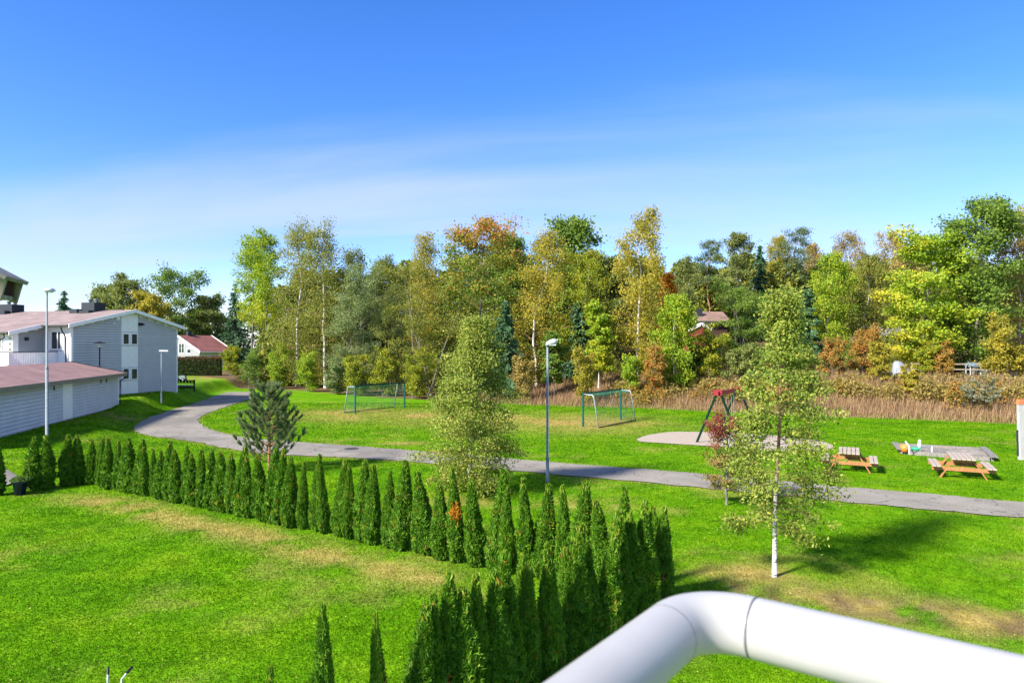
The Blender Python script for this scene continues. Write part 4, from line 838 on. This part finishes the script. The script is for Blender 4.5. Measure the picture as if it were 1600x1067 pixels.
for k, (px, Y, top, wpx, kind, leaf, wood_, nm, lab) in enumerate(TREES):
    p = XY(px, Y); H = H_at(top, Y, p); R = wpx * Y / F / 2; sd_ = 500 + k * 7
    if kind == 'spruce': w, l = spruce(sd_, H, R * 1.1, 9000, .42)
    elif kind == 'pine': w, l = far_pine(sd_, H, R, 6000)
    elif kind == 'birch': w, l = grow(sd_, H, R * 1.18, cb=.07, prof='birch', nl=40, nt=5, nleaf=15000, ls=.20, asp=.55, elev=(.5, 1.0), droop=.3, weep=.055 * H * .7, lean=.035, sig=.022, r0=H * .0095)
    elif kind == 'willow': w, l = grow(sd_, H, R * 1.15, cb=.04, prof='broad', nl=46, nt=5, nleaf=16000, ls=.22, asp=.36, elev=(.4, 1.0), droop=.2, lean=.03, sig=.028, stems=3)
    elif kind == 'aspen': w, l = grow(sd_, H, R, cb=.34 if Y > 85 else .2, prof='column', nl=34, nt=4, nleaf=9500, ls=.22, asp=.7, elev=(.3, .9), droop=.1, lean=.02, sig=.022, r0=H * .008, tint=(lambda c, r: .30 * sst(.65, .4, c[:, 2])) if leaf == 'lime' else None)
    elif kind == 'maple': w, l = grow(sd_, H, R * 1.12, cb=.08, prof='broad', nl=46, nt=6, nleaf=21000, ls=.23, asp=.75, elev=(.3, .9), droop=.12, lean=.03, sig=.03, tint=redtop if leaf == 'redtop' else (yleft if leaf == 'lime' else None))
    else: w, l = grow(sd_, H, R, cb=.12, prof='broad', nl=44, nt=5, nleaf=14000, ls=.36, asp=.65, elev=(.3, .9), droop=.12, lean=.02, sig=.034)
    plant(nm, lab, 'tree', p, w, l, M[wood_], LM[leaf], 'trees of the wood behind the park')
SHRUBS = [
 (360, 82, 546, 44, 'yellow', 'yellow shrub at the left end of the shrub belt, by the path'),
 (392, 80, 552, 50, 'green', 'green shrub second in the belt, beside the yellow one'),
 (432, 78, 548, 50, 'lime', 'green-yellow shrub above the young pine'),
 (480, 72, 556, 46, 'lime', 'light shrub left of the left football goal'),
 (520, 68, 562, 40, 'willow', 'grey-green shrub beside the left football goal'),
 (556, 66, 556, 46, 'yellow', 'yellow shrub right behind the left goal post'),
 (602, 66, 552, 54, 'yellow', 'golden shrub behind the left football goal'),
 (645, 63, 556, 56, 'yellow', 'orange-yellow shrub between the left goal and the bushy birch'),
 (820, 58, 560, 30, 'brown', 'slim tan bush left of the lamp post'),
 (916, 56, 546, 36, 'birchy', 'straw coloured young bush above the right goal'),
 (985, 57, 560, 40, 'lime', 'yellow-green bush behind the right goal'),
 (1020, 56, 545, 44, 'rusty', 'rust tinged bush left of the leaning birch'),
 (1112, 58, 512, 48, 'yellow', 'tall golden bush in front of the house in the wood'),
 (1085, 60, 540, 46, 'green', 'green bush under the leaning birch'),
 (1150, 56, 545, 56, 'olive', 'olive bush at the foot of the rounded willow'),
 (1300, 56, 534, 50, 'rusty', 'reddish bush right of the slender birch'),
 (1345, 58, 516, 46, 'rusty', 'tall rust red bush under the green weeping birches'),
 (1378, 53, 541, 42, 'birchy', 'yellow-green bush left of the pale tarpaulin'),
 (1448, 56, 540, 44, 'yellow', 'yellow bush in front of the bright maples'),
 (1475, 55, 544, 40, 'rusty', 'orange topped bush left of the maple stem'),
 (1552, 54, 492, 40, 'birchy', 'slender yellowish bush near the right picture edge'),
 (1592, 54, 540, 50, 'birchy', 'leafy bush at the right picture edge below the brown birch'),
 (1425, 50, 590, 44, 'birchy', 'low speckled bush on the dry bank'),
 (1522, 46.0, 613, 84, 'silver', 'silvery leaved bush at the foot of the dry bank'),
]
for k, (px, Y, top, wpx, leaf, lab) in enumerate(SHRUBS):
    p = XY(px, Y); H = max(.9, H_at(top, Y, p)); R = wpx * Y / F / 2
    w, l = grow(900 + k * 5, H, R * 1.05, cb=.05, prof='shrub' if wpx > .35 * H * F / Y else 'column', nl=36, nt=4, nleaf=4600, ls=.19 if leaf != 'silver' else .12, asp=.5, elev=(.6, 1.2), droop=.1, lean=.03, sig=.045, stems=4, r0=H * .012)
    plant('bush', lab, 'bush', p, w, l, M['bark'], LM[leaf], 'bushes along the edge of the wood', parts=('stem', 'foliage'))
# deep wood and undergrowth nobody could count
def mass(name, label, items, mat, cat):
    mb = MB(); rg = np.random.default_rng(77)
    for (px, Y, top, wpx, n) in items:
        p = XY(px, Y); z0 = hz(p); H = ZP(top, Y) - z0; R = wpx * Y / F / 2; u = rg.random(n) ** .8; az = rg.uniform(0, 2 * math.pi, n); r = R * np.sqrt(np.clip(1 - (1.5 * u - .55) ** 2, .05, 1)) * np.sqrt(rg.uniform(.1, 1, n)) * (.75 + .6 * fbm(az * 1.5 + px, u * 5, int(px), 3))
        C = np.column_stack([p[0] + r * np.cos(az), p[1] + r * np.sin(az), z0 + u * H + rg.normal(size=n) * .2]); mb.add(*leaf_cards(rg, C, .66 if H > 6 else .22, .6, np.tile((0, 0, -.3), (n, 1)), rg.normal(.3, .2, n)))
    return tag(mb.build(name, mat, None, False, 'stuff'), label, cat)
rg = np.random.default_rng(4); it = []
SKY = [(440, 410), (560, 402), (600, 410), (700, 388), (800, 388), (930, 398), (1010, 402), (1060, 410), (1150, 395), (1250, 395), (1400, 392), (1700, 385)]
for px in np.arange(452, 1720, 22): it.append((px + rg.normal() * 6, 97 + rg.uniform(-5, 8), np.interp(px, *zip(*SKY)) + rg.uniform(0, 40), 84, 1900))
for px in np.arange(440, 1040, 26): it.append((px + rg.normal() * 6, 84, 480 + rg.uniform(0, 40), 70, 1600))
mass('deep_wood', 'dense dark trees filling the wood behind the front row', it, LM['birch'], 'wood')
it = []
for px in np.arange(450, 1680, 17): it.append((px + rg.normal() * 5, np.interp(px, (450, 700, 1000, 1200, 1600), (82, 68, 62, 66, 60)) + rg.uniform(0, 8), 575 + rg.uniform(-40, 12) - (10 if px > 1000 else 0), 46, 700))
mass('undergrowth', 'mixed low bushes and saplings under the trees of the wood', it, LM['birch'], 'undergrowth')
it = [(px, 142, 486 + rg.uniform(-12, 15), 60, 900) for px in np.arange(120, 400, 24)]
mass('far_treeline', 'distant line of trees behind the houses on the left', it, LM['olive'], 'trees')
# bank bushes of dry brush
it = [(px + rg.normal() * 8, np.interp(px, (980, 1200, 1600), (56, 51.5, 46.5)) + rg.uniform(0, 6), 606 + rg.uniform(-14, 10), 40, 480) for px in np.arange(960, 1660, 10)]
mass('dry_brush', 'low rusty brush scattered through the dry bank', it, LM['brown'], 'brush')
it = [(px + rg.normal() * 8, np.interp(px, (980, 1200, 1600), (55.5, 50.5, 45)) + rg.uniform(-1, 7), 612 + rg.uniform(-14, 8), 32, 300) for px in np.arange(960, 1660, 13)]
mass('rusty_brush', 'rust red and yellow low plants scattered over the dry bank', it, LM['rusty'], 'brush')
# clipped hedge before the bungalow
hp0, hp1 = XY(262, 88), XY(346, 88); hb = hz((hp0 + hp1) / 2); rg = np.random.default_rng(8); n = 9000; Lh = hp1[0] - hp0[0]; hh = 2.25
f_ = rg.integers(0, 3, n); C = np.column_stack([rg.uniform(0, Lh, n), np.where(f_ == 0, -.5, rg.uniform(-.5, .5, n)), np.where(f_ == 1, hh, rg.uniform(0, hh, n))]) + rg.normal(size=(n, 3)) * .09
C[:, 2] += .25 * (fbm(C[:, 0] * 1.5, C[:, 1] * 0, 3) - .5) * (C[:, 2] > hh * .8)
hd = thing('clipped_hedge', 'clipped dark hedge with brown tips in front of the bungalow', 'hedge', (hp0[0], hp0[1], hb))
MB().add(*leaf_cards(rg, C, .17, .5, np.tile((0, 0, .6), (n, 1)), .25 + .55 * sst(hh * .7, hh * 1.05, C[:, 2]) + rg.normal(size=n) * .13)).build('foliage', LM['hedge'], hd); MB().box(.1, Lh - .1, -.38, .38, 0, hh - .15).build('stem', LM['thujacore'], hd)  # box of inner foliage fills the hedge behind the leaves, no stem

# ------------------------------------------------------------------ lamps
def lamp_post(xy, z0, H, label, r, head, join):
    t = thing('street_lamp', label, 'street lamp', (xy[0], xy[1], z0), 0, 'street lamps along the path')
    MB().tube([(0, 0, -.1), (0, 0, join)], r, 12).build('lower_pole', M['galv'], t, True); MB().tube([(0, 0, join + .001), (0, 0, H - .08)], [r * .78, r * .6], 12).build('upper_pole', M['galv'], t, True)
    MB().lathe([(r * 1.12, join - .05), (r * 1.14, join), (r * .8, join + .05)], 12).build('collar', M['galv'], t, True)
    if head == 'cobra':
        P = np.array([(-.06, 0, H - .10), (.02, 0, H - .06), (.12, 0, H - .02), (.22, 0, H + .01), (.30, 0, H + .01), (.335, 0, H - .02)]); rr = [.03, .09, .115, .12, .10, .03]
        mb = MB().tube(P, rr, 14); V = mb.v[0]; V[:, 2] = np.maximum(V[:, 2], H - .10 + V[:, 0] * .14)
        h = mb.build('lamp_head', M['lampw'], t, True); MB().box(-.03, .05, -.05, .05, H - .16, H - .09).build('mount', M['dark'], h); MB().box(.06, .29, -.08, .08, H - .115, H - .075).build('lens', M['toy_w'], h)
    elif head == 'dome':
        mb = MB().lathe([(.0, H + .06), (.10, H + .05), (.17, H + .01), (.205, H - .05), (.20, H - .075), (0.0, H - .08)], 18); V = mb.v[0]; V[:, 0] = V[:, 0] * 1.0 + .09
        h = mb.build('lamp_head', M['lampw'], t, True); MB().tube([(.09, 0, H - .12), (.09, 0, H - .078)], .13, 14).build('lens', M['toy_w'], h)
    else:
        h = MB().box(-.12, .58, -.13, .13, H - .06, H + .06).build('lamp_head', M['lampw'], t); MB().box(.0, .5, -.1, .1, H - .085, H - .061).build('lens', M['toy_w'], h)
    return t
lp = G(855.5, 753); lamp_post(lp, hz(lp), 4.95, 'slim grey lamp post in front of the path, centre right', .058, 'cobra', .85)
lp = XY(73, 25.5); lamp_post(lp, hz(lp), ZP(452, 25.5) - hz(lp), 'tall grey lamp post in front of the garage', .052, 'dome', ZP(575, 25.5) - hz(lp))
lp = XY(252, 53); lamp_post(lp, ZP(633, 53), ZP(548, 53) - ZP(633, 53), 'distant lamp post with flat head by the grey gable', .06, 'flat', 1.0)
gp_ = XY(155.5, 50.5); z0 = hz(gp_)
t = thing('garden_lamp', 'black garden lamp with glass lantern between garage and house', 'garden lamp', (gp_[0], gp_[1], z0)); zt_ = ZP(536, 50.5) - z0
MB().tube([(0, 0, -.1), (0, 0, zt_ - .42)], .045, 8).build('pole', M['black'], t, True); MB().lathe([(.05, zt_ - .42), (.12, zt_ - .36), (.14, zt_ - .34)], 12).build('base_cup', M['black'], t, True)
MB().lathe([(.13, zt_ - .34), (.17, zt_ - .1), (.16, zt_)], 12).build('lantern_glass', M['curtain'], t, True); MB().lathe([(.42, zt_ + .0), (.40, zt_ + .03), (.1, zt_ + .10), (0.001, zt_ + .12)], 16).build('lantern_hat', M['dark'], t, True)

# ------------------------------------------------------------------ playground
def goal(A, Bp, back_dir, label):
    A, Bp = np.array(A), np.array(Bp); u = (Bp - A); W = np.linalg.norm(u); u /= W; b = np.array((u[1], -u[0])) * back_dir
    t = thing('football_goal', label, 'football goal', (A[0], A[1], hz(A)), 0, 'football goals on the park lawn'); Hh = 2.0
    loc = lambda s, d, z: (u[0] * s + b[0] * d, u[1] * s + b[1] * d, z)
    for s in (0, W): MB().tube([loc(s, 0, -.05), loc(s, 0, Hh)], .06, 10).build('post', M['green'], t, True)
    MB().tube([loc(-.05, 0, Hh - .03), loc(W + .05, 0, Hh - .03)], .058, 10).build('crossbar', M['green'], t, True)
    for s in (0, W): MB().tube([loc(s, .03, Hh - .05), loc(s, .62, Hh - .09), loc(s, .70, Hh - .14), loc(s, .73, Hh - .25), loc(s, 1.05, -.02)], .036, 8).build('back_stay', M['silver'], t, True)
    MB().tube([loc(0, 1.05, .04), loc(W, 1.05, .04)], .03, 8).build('ground_bar', M['green'], t, True)
    net = MB(); prof = np.array([(.0, Hh - .05), (.66, Hh - .12), (.74, Hh - .3), (.82, 1.2), (.9, .7), (1.04, .05)])
    sl = np.concatenate([[0], np.cumsum(np.hypot(*np.diff(prof, axis=0).T))]); S = np.arange(0, sl[-1], .12); pf = np.column_stack([np.interp(S, sl, prof[:, 0]), np.interp(S, sl, prof[:, 1])])
    for s in np.arange(.06, W, .12): net.tube([loc(s + .02 * math.sin(s * 9), d + .05 * math.sin(s * 2.2 + z * 3), z) for d, z in pf], .0045, 3, False)
    for d, z in pf: net.tube([loc(s, d + .05 * math.sin(s * 2.2 + z * 3), z - .03 * math.sin(s / W * math.pi)) for s in np.linspace(.02, W - .02, 16)], .0045, 3, False)
    for s in (.02, W - .02):
        for z in np.arange(.1, Hh - .1, .12): net.tube([loc(s, .04, z), loc(s, float(np.interp(-z, -prof[:, 1], prof[:, 0])), z)], .0045, 3, False)
    net.build('net', M['netm'], t)['kind'] = 'stuff'
goal(G(555, 646.5), G(632, 637), -1, 'left football goal with green posts and sagging net')
goal(G(911, 667), G(970, 655.6), 1, 'right football goal with green posts and silver back stays')
t = thing('swing_set', 'green swing frame with red top beam on the gravel bed', 'swing', (0, 0, hz((10.8, 34.4))))
c0, c1 = np.array((10.05, 33.2)), np.array((11.85, 35.75)); bd = (c1 - c0) / np.linalg.norm(c1 - c0); pd = np.array((bd[1], -bd[0])); ZB = 2.52
e0, e1 = c0 - bd * .3, c1 + bd * .3
MB().beam((*e0, ZB), (*e1, ZB), .16, .2).build('top_beam', M['red'], t)
for c in (c0, c1):
    for s in (-1, 1): MB().tube([(*(c + pd * s * .12), ZB - .08), (*(c + pd * s * 1.15), -.1)], .06, 10).build('leg', M['green'], t, True)
    MB().beam((*(c - pd * .2), ZB + .02), (*(c + pd * .2), ZB + .02), .26, .26).build('bracket', M['red'], t)
for f in (.3, .7):
    m = c0 + (c1 - c0) * f
    st = MB().box(-.22, .22, -.09, .09, .48, .52); V = st.v[0]; a_ = math.atan2(bd[1], bd[0]); V[:, :2] = V[:, :2] @ np.array(((math.cos(a_), math.sin(a_)), (-math.sin(a_), math.cos(a_)))) + m
    so = st.build('swing_seat', M['black'], t)
    for s in (-.2, .2): MB().tube([(*(m + bd * s), .52), (*(m + bd * s), ZB - .1)], .012, 5).build('chain', M['galv'], so)
def picnic(xy, rz, label):
    t = thing('picnic_table', label, 'picnic table', (xy[0], xy[1], hz(xy)), rz, 'picnic tables on the lawn'); L = 1.75
    for k in range(5): MB().box(-.37 + k * .15, -.37 + k * .15 + .124, 0, L, .715, .755).build('table_plank', M['plank'], t)
    for s in (-1, 1):
        for k in range(2): a = s * .84 - .145 + k * .15; MB().box(a, a + .126, -.02, L + .02, .425, .465).build('seat_plank', M['plank'], t)
    for y in (.22, L - .22):
        f = 1 if y < 1 else -1
        MB().box(-.98, .98, y - .022, y + .022, .28, .422).build('seat_beam', M['tim'], t); MB().box(-.38, .38, y - .022, y + .022, .61, .712).build('top_beam', M['tim'], t)
        for s in (-1, 1): MB().beam((s * .30, y + f * .046, .71), (s * .72, y + f * .046, 0), .045, .14, (0, 1, 0.001)).build('leg', M['tim'], t)
        MB().beam((0, y + f * .03, .36), (0, L / 2, .70), .1, .045).build('brace', M['tim'], t)
RZ = -math.radians(26.5)
pa, pb = G(1327, 739), G(1507, 750)
picnic(pa, RZ, 'wooden picnic table nearer the slender birch'); picnic(pb, RZ, 'wooden picnic table in front of the sandbox')
S0 = [np.array(p) for p in SANDBOX]; sc_ = sum(S0) / 4; zs = hz(sc_)
t = thing('sandbox', 'weathered timber sandbox full of grey sand behind the picnic table', 'sandbox', (sc_[0], sc_[1], zs))
for a in range(4):
    p, q = S0[a] - sc_, S0[(a + 1) % 4] - sc_; d = (q - p) / np.linalg.norm(q - p) * .09
    MB().beam((*(p + d), .09), (*(q - d), .09), .12, .2).build('frame_timber', M['grey_wood'], t)
    if a in (1, 3): MB().beam((*(p * 1.04), .21), (*(q * 1.04), .205), .26, .04).build('seat_board', M['grey_wood'], t)
sm = MB(); n = 14; V = []
for jj in range(n + 1):
    for ii in range(n + 1):
        u_, v_ = ii / n, jj / n; p = (S0[0] * (1 - u_) + S0[1] * u_) * (1 - v_) + (S0[3] * (1 - u_) + S0[2] * u_) * v_ - sc_; p = p * .97
        V.append((p[0], p[1], .09 + .22 * float(fbm(np.array([p[0] * 1.3]), np.array([p[1] * 1.3]), 61, 3)[0] - .35) + .16 * math.exp(-((u_ - .85) ** 2 + (v_ - .4) ** 2) / .02)))
sm.add(V, [(j_ * (n + 1) + i_, j_ * (n + 1) + i_ + 1, (j_ + 1) * (n + 1) + i_ + 1, (j_ + 1) * (n + 1) + i_) for j_ in range(n) for i_ in range(n)]).build('sand', M['sand'], t, True)
def bucket(name, label, px, py, mat, r, h):
    p = G(px, py, .15); o = MB().lathe([(0.001, 0), (r * .75, 0), (r, h), (r * .92, h), (r * .68, .02), (0.001, .02)], 14).build(name, mat, None, True); o.location = (p[0], p[1], zs + .13); tag(o, label, 'toy'); return o
bucket('toy_bucket', 'orange and yellow toy bucket in the left corner of the sandbox', 1414, 704.5, M['toy_o'], .2, .3)
bucket('toy_tub', 'green toy tub in the sandbox', 1431, 703, M['toy_g'], .22, .16)
p = G(1437, 703.5, .15); o = MB().lathe([(0.001, 0), (.07, 0), (.08, .22), (.06, .42), (.03, .5), (0.001, .5)], 10).build('toy_bottle', M['toy_w'], None, True); o.location = (p[0], p[1], zs + .14); tag(o, 'white upright toy bottle in the sandbox', 'toy')
p0_, p1_ = G(1421, 707, .15), G(1456, 707, .15)
t = thing('toy_rack', 'low white tubular toy frame standing in the sandbox', 'toy', (p0_[0], p0_[1], zs + .1)); dx = p1_ - p0_
MB().tube([(0, 0, .32), (dx[0], dx[1], .32)], .025, 6).build('bar', M['toy_w'], t, True)
for f in (0, 1): MB().tube([(dx[0] * f, dx[1] * f, 0), (dx[0] * f, dx[1] * f, .34)], .025, 6).build('leg', M['toy_w'], t, True)
MB().tube([(0, 0, .3), (-.12, .1, .55)], .025, 6).build('handle', M['toy_w'], t, True)

# ------------------------------------------------------------------ things beside the houses and on the bank
bz = XY(291, 63); zb0 = hz(bz)
t = thing('black_bench', 'black slatted bench with round holes at the corner of the grey house', 'bench', (bz[0], bz[1], zb0))
xw0, xw1 = XY(274, 63)[0] - bz[0], XY(304, 63)[0] - bz[0]
for zc_, hh_ in ((.82, .30), (.36, .30)):
    for a, b_ in ((zc_ - hh_ / 2, zc_ - .055), (zc_ + .055, zc_ + hh_ / 2)): MB().box(xw0, xw1, -.03, .03, a, b_).build('slat', M['black'], t)
    n_h = 6; stp = (xw1 - xw0) / n_h
    for k in range(n_h): MB().box(xw0 + k * stp + .11, xw0 + (k + 1) * stp, -.028, .028, zc_ - .056, zc_ + .056).build('slat', M['black'], t)
for x in (xw0 + .03, xw1 - .03): MB().box(x - .05, x + .05, -.06, .06, -.1, 1.0).build('post', M['black'], t)
MB().box(xw0, xw1, -.5, -.061, .44, .49).build('seat', M['concrete'], t)
q = XY(283, 74); zq = hz(q)
t = thing('garden_tractor', 'small grey garden tractor with black wheels behind the house corner', 'garden tractor', (q[0], q[1], zq))
t.scale = (.62, .62, .62)
MB().prism([(-1.0, .35), (.75, .35), (.85, .6), (.7, .95), (-.1, 1.0), (-.2, .75), (-1.0, .7)], 1, -.32, .32).build('body', M['galv'], t)
for x, y, r in ((.5, -.42, .28), (.5, .42, .28), (-.6, -.45, .38), (-.6, .45, .38)):
    wv = MB().tube([(x, y - .1, r), (x, y + .1, r)], r, 16).build('wheel', M['black'], t, True); MB().tube([(x, y - .115, r), (x, y - .101, r)], r * .5, 12).build('rim', M['lampw'], wv)
MB().tube([(-.05, 0, .95), (-.35, 0, 1.3)], .03, 6).build('steering_column', M['black'], t); MB().box(-.9, -.45, -.25, .25, .72, .82).build('seat', M['black'], t); MB().box(-.98, -.88, -.25, .25, .83, 1.25).build('seat_back', M['black'], t)
# rail fence on top of the bank
fa, fb = XY(1425, 59.5), XY(1690, 56); t = thing('rail_fence', 'low grey wooden rail fence above the dry bank', 'fence', (fa[0], fa[1], 0)); nf = 8
for k in range(nf + 1):
    p = (fa + (fb - fa) * k / nf); MB().box(p[0] - fa[0] - .06, p[0] - fa[0] + .06, p[1] - fa[1] - .06, p[1] - fa[1] + .06, hz(p) - .2, hz(p) + 1.05).build('post', M['moss_wood'], t)
    if k < nf:
        p2 = fa + (fb - fa) * (k + 1) / nf
        for h_ in (.45, .9): MB().beam((p[0] - fa[0], p[1] - fa[1] - .09, hz(p) + h_), (p2[0] - fa[0], p2[1] - fa[1] - .09, hz(p2) + h_), .05, .12).build('rail', M['moss_wood'], t)
tp = XY(1407, 57.5); z0 = hz(tp); zt_ = ZP(563, 57.5) - z0
mb = MB(); n = 18; V = []
for z_, rx, ry, ox in ((0, .98, .8, .12), (zt_ * .3, .78, .62, .05), (zt_ * .6, .58, .45, -.08), (zt_ * .85, .42, .3, -.2), (zt_ * .97, .24, .18, -.24), (zt_, .05, .05, -.25)):
    for k in range(n): a = k * 2 * math.pi / n; f = 1 + .10 * math.sin(k * 2.1) * (1 - z_ / zt_ * .6); V.append((ox + rx * math.cos(a) * f, ry * math.sin(a) * f, z_))
mb.add(V, [(r_ * n + k, r_ * n + (k + 1) % n, (r_ + 1) * n + (k + 1) % n, (r_ + 1) * n + k) for r_ in range(5) for k in range(n)])
o = mb.build('tarpaulin', M['tarp'], None, True); o.location = (tp[0], tp[1], z0 - .05); tag(o, 'pale tarpaulin draped to a peak on top of the bank', 'tarpaulin')
tp = XY(1521, 58.4); z0 = hz(tp); t = thing('garden_table', 'pale blue garden table between the trees on the right', 'table', (tp[0], tp[1], z0)); hz_ = 1.0
MB().box(-.5, .5, -.35, .35, hz_ - .3, hz_).build('table_top', M['blueplastic'], t)
for x in (-.44, .44):
    for y in (-.29, .29): MB().box(x - .03, x + .03, y - .03, y + .03, -.1, hz_ - .301).build('leg', M['lampw'], t)

# ------------------------------------------------------------------ garden things
pp = G(31, 773); t = thing('flower_pot', 'dark blue flower pot with low green plant by the hedge gap', 'flower pot', (pp[0], pp[1], hz(pp)))
MB().lathe([(0.001, 0), (.15, 0), (.20, .40), (.235, .41), (.235, .47), (.20, .47), (.19, .42), (0.001, .42)], 20).build('pot', M['blue_pot'], t, True)
rg = np.random.default_rng(2); n = 700; a = rg.uniform(0, 6.28, n); r = .27 * np.sqrt(rg.random(n)); C = np.column_stack([r * np.cos(a), r * np.sin(a), .45 + .17 * (1 - (r / .3) ** 2) * rg.random(n) ** .5])
MB().add(*leaf_cards(rg, C, .07, .6, np.column_stack([np.cos(a), np.sin(a), 0 * a + .6]), rg.normal(.5, .25, n))).build('plant', LM['pot'], t)
MB().lathe([(0.001, .43), (.18, .42)], 16).build('soil', M['earth'], t)
# folding stand lying upturned, only two leg ends reach into the picture
fs = XY(180, 8.6); zf = hz(fs); t = thing('folding_stand', 'two pale metal tube legs with black tips sticking up from the lawn', 'folding stand', (fs[0], fs[1], zf))
e1 = np.array((XY(169, 8.6)[0] - fs[0], 0, ZP(1042, 8.6) - zf)); e2 = np.array((XY(203, 8.6)[0] - fs[0], .05, ZP(1044, 8.6) - zf))
k1 = np.array((XY(168, 8.6)[0] - fs[0], 0, ZP(1063, 8.6) - zf)); k2 = np.array((XY(188, 8.6)[0] - fs[0], .03, ZP(1062, 8.6) - zf)); ft = np.array((0, 0, .0))
for e, k, off in ((e1, k1, -.05), (e2, k2, .05)):
    lg = MB().tube([(off, 0, .0), (k[0], k[1], k[2]), k + (e - k) * .55], .012, 8).build('leg', M['lampw'], t, True); MB().tube([k + (e - k) * .5, e], .017, 8).build('rubber_tip', M['black'], lg, True)
MB().box(-.3, .3, -.25, .25, .0, .03).build('seat_panel', M['grey_wood'], t)
# fallen leaves and clover heads on the lawn
rg = np.random.default_rng(12); n = 2600; y = np.exp(rg.uniform(math.log(7.5), math.log(26), n)); x = rg.uniform(-.8, .8, n) * y; n = len(x)
C = np.column_stack([x, y, height(x, y) + .05]); tag(MB().add(*leaf_cards(rg, C, .028, .7, np.zeros((n, 3)), rg.uniform(.55, 1, n), np.array((0, 0, 2.)))).build('fallen_leaves', LM['fbirch'], None, False, 'stuff'), 'tiny pale fallen leaves scattered on the lawn', 'leaves')

# ------------------------------------------------------------------ bird feeder at the left, board post at the right
fd = XY(-64, 3.2); zf = hz(fd); t = thing('bird_feeder', 'weathered wooden bird feeder with lichen covered roof at the upper left', 'bird feeder', (fd[0], fd[1], zf), .35)
zb_ = lambda py: ZP(py, 3.2) - zf
MB().tube([(0, 0, -.2), (0, 0, zb_(478))], .035, 8).build('pole', M['moss_wood'], t, True)
for s in (-1, 1): MB().beam((0, -.02, zb_(392)), (s * .235, -.02, zb_(437)), .32, .018, (0, 0, 1)).build('roof_board', M['grey_wood'], t)
for y in (-.12, .10):
    for s in (-1, 1): MB().prism([(s * .13, zb_(462)), (s * .195, zb_(471)), (s * .222, zb_(436)), (s * .15, zb_(423))] if s > 0 else [(s * .15, zb_(423)), (s * .222, zb_(436)), (s * .195, zb_(471)), (s * .13, zb_(462))], 1, y, y + .02).build('side_board', M['moss_wood'], t)
MB().box(-.185, .185, -.098, .098, zb_(466), zb_(460)).build('tray', M['moss_wood'], t); MB().box(-.19, .19, .075, .097, zb_(460), zb_(432)).build('back_board', M['brownwall'], t)
rp_ = XY(1606, 3.6); zf = 0; t = thing('board_screen', 'grey weathered board post with orange top at the right picture edge', 'post', (rp_[0], rp_[1], 0), 0)
zb_ = lambda py: ZP(py, 3.6)
MB().prism([(-.045, zb_(718)), (.10, zb_(718)), (.10, zb_(632)), (-.052, zb_(632))], 1, -.01, .01).build('board', M['screenw'], t)
MB().prism([(-.054, zb_(631.7)), (.10, zb_(631.7)), (.10, zb_(624)), (-.05, zb_(624))], 1, -.012, .012).build('cap', M['orange'], t)
MB().box(-.055, -.049, .0, .008, zb_(690), zb_(672)).build('bracket', M['dark'], t); MB().box(-.052, -.044, .0, .008, zb_(712), zb_(690)).build('bracket', M['dark'], t)
MB().box(-.012, .06, -.009, .009, -.2, zb_(718.3)).build('post', M['silver'], t)

# ------------------------------------------------------------------ balcony railing round the camera
Yc = .66; D = .054; zc = CAMZ - (958 - HOR) * Yc / F; cor = np.array(((1086 - 800) / F * Yc, Yc, zc)); dl = unit(np.array((-.75, -1., 0))); dr = unit(np.array((1.0, -.75, 0)))
t = thing('balcony_railing', 'thick white tubular balcony railing with rounded corner in the foreground', 'railing', (cor[0], cor[1], 0)); zr0 = zc; r = D / 2
mb = MB(); a = .052; ctr = dl * a + dr * a; arc = []
for k in range(13):
    ph = k / 12 * math.pi / 2; arc.append(ctr - dr * a * math.cos(ph) - dl * a * math.sin(ph) + np.array((0, 0, zr0)))
arc = [arc[0] + dl * .012] + arc + [arc[-1] + dr * .004]
mb.tube(arc, r * 1.005, 40, False).build('elbow', M['rail'], t, True)
MB().tube([arc[-1] + dr * .0, arc[-1] + dr * .0022], r * .985, 40).build('joint', M['seam'], t, True)
MB().tube([arc[-1] + dr * .0022, arc[-1] + dr * .4, arc[-1] + dr * 1.6], r, 40, False).build('tube', M['rail'], t, True)
MB().tube([arc[0] + dl * .0005, arc[0] + dl * .4, arc[0] + dl * 1.6], r, 40, False).build('tube', M['rail'], t, True)
for d_, a0 in ((dr, .14), (dr, 1.2), (dl, .85)):
    p = (arc[-1] if d_ is dr else arc[0]) + d_ * a0
    MB().beam(p - d_ * .0 + np.array((0, 0, -r - .004)), p + d_ * .09 + np.array((0, 0, -r - .004)), .03, .012).build('bracket', M['rail'], t)
    MB().box(p[0] + d_[0] * .05 - .015, p[0] + d_[0] * .05 + .015, p[1] + d_[1] * .05 - .015, p[1] + d_[1] * .05 + .015, zr0 - 1.0, zr0 - r - .01).build('baluster', M['rail'], t)
cc = cor[:2]; o = MB(); q = [cc + dl[:2] * -.03 + dr[:2] * -.03, cc + dr[:2] * 1.6, cc + dr[:2] * 1.6 + dl[:2] * 1.6, cc + dl[:2] * 1.6]
V = [(p[0], p[1], z) for z in (zr0 - 1.2, zr0 - 1.0) for p in q]
o = o.add(V, [(3, 2, 1, 0), (4, 5, 6, 7), (0, 1, 5, 4), (1, 2, 6, 5), (2, 3, 7, 6), (3, 0, 4, 7)]).build('balcony_floor', M['concrete'], None, False, 'structure')
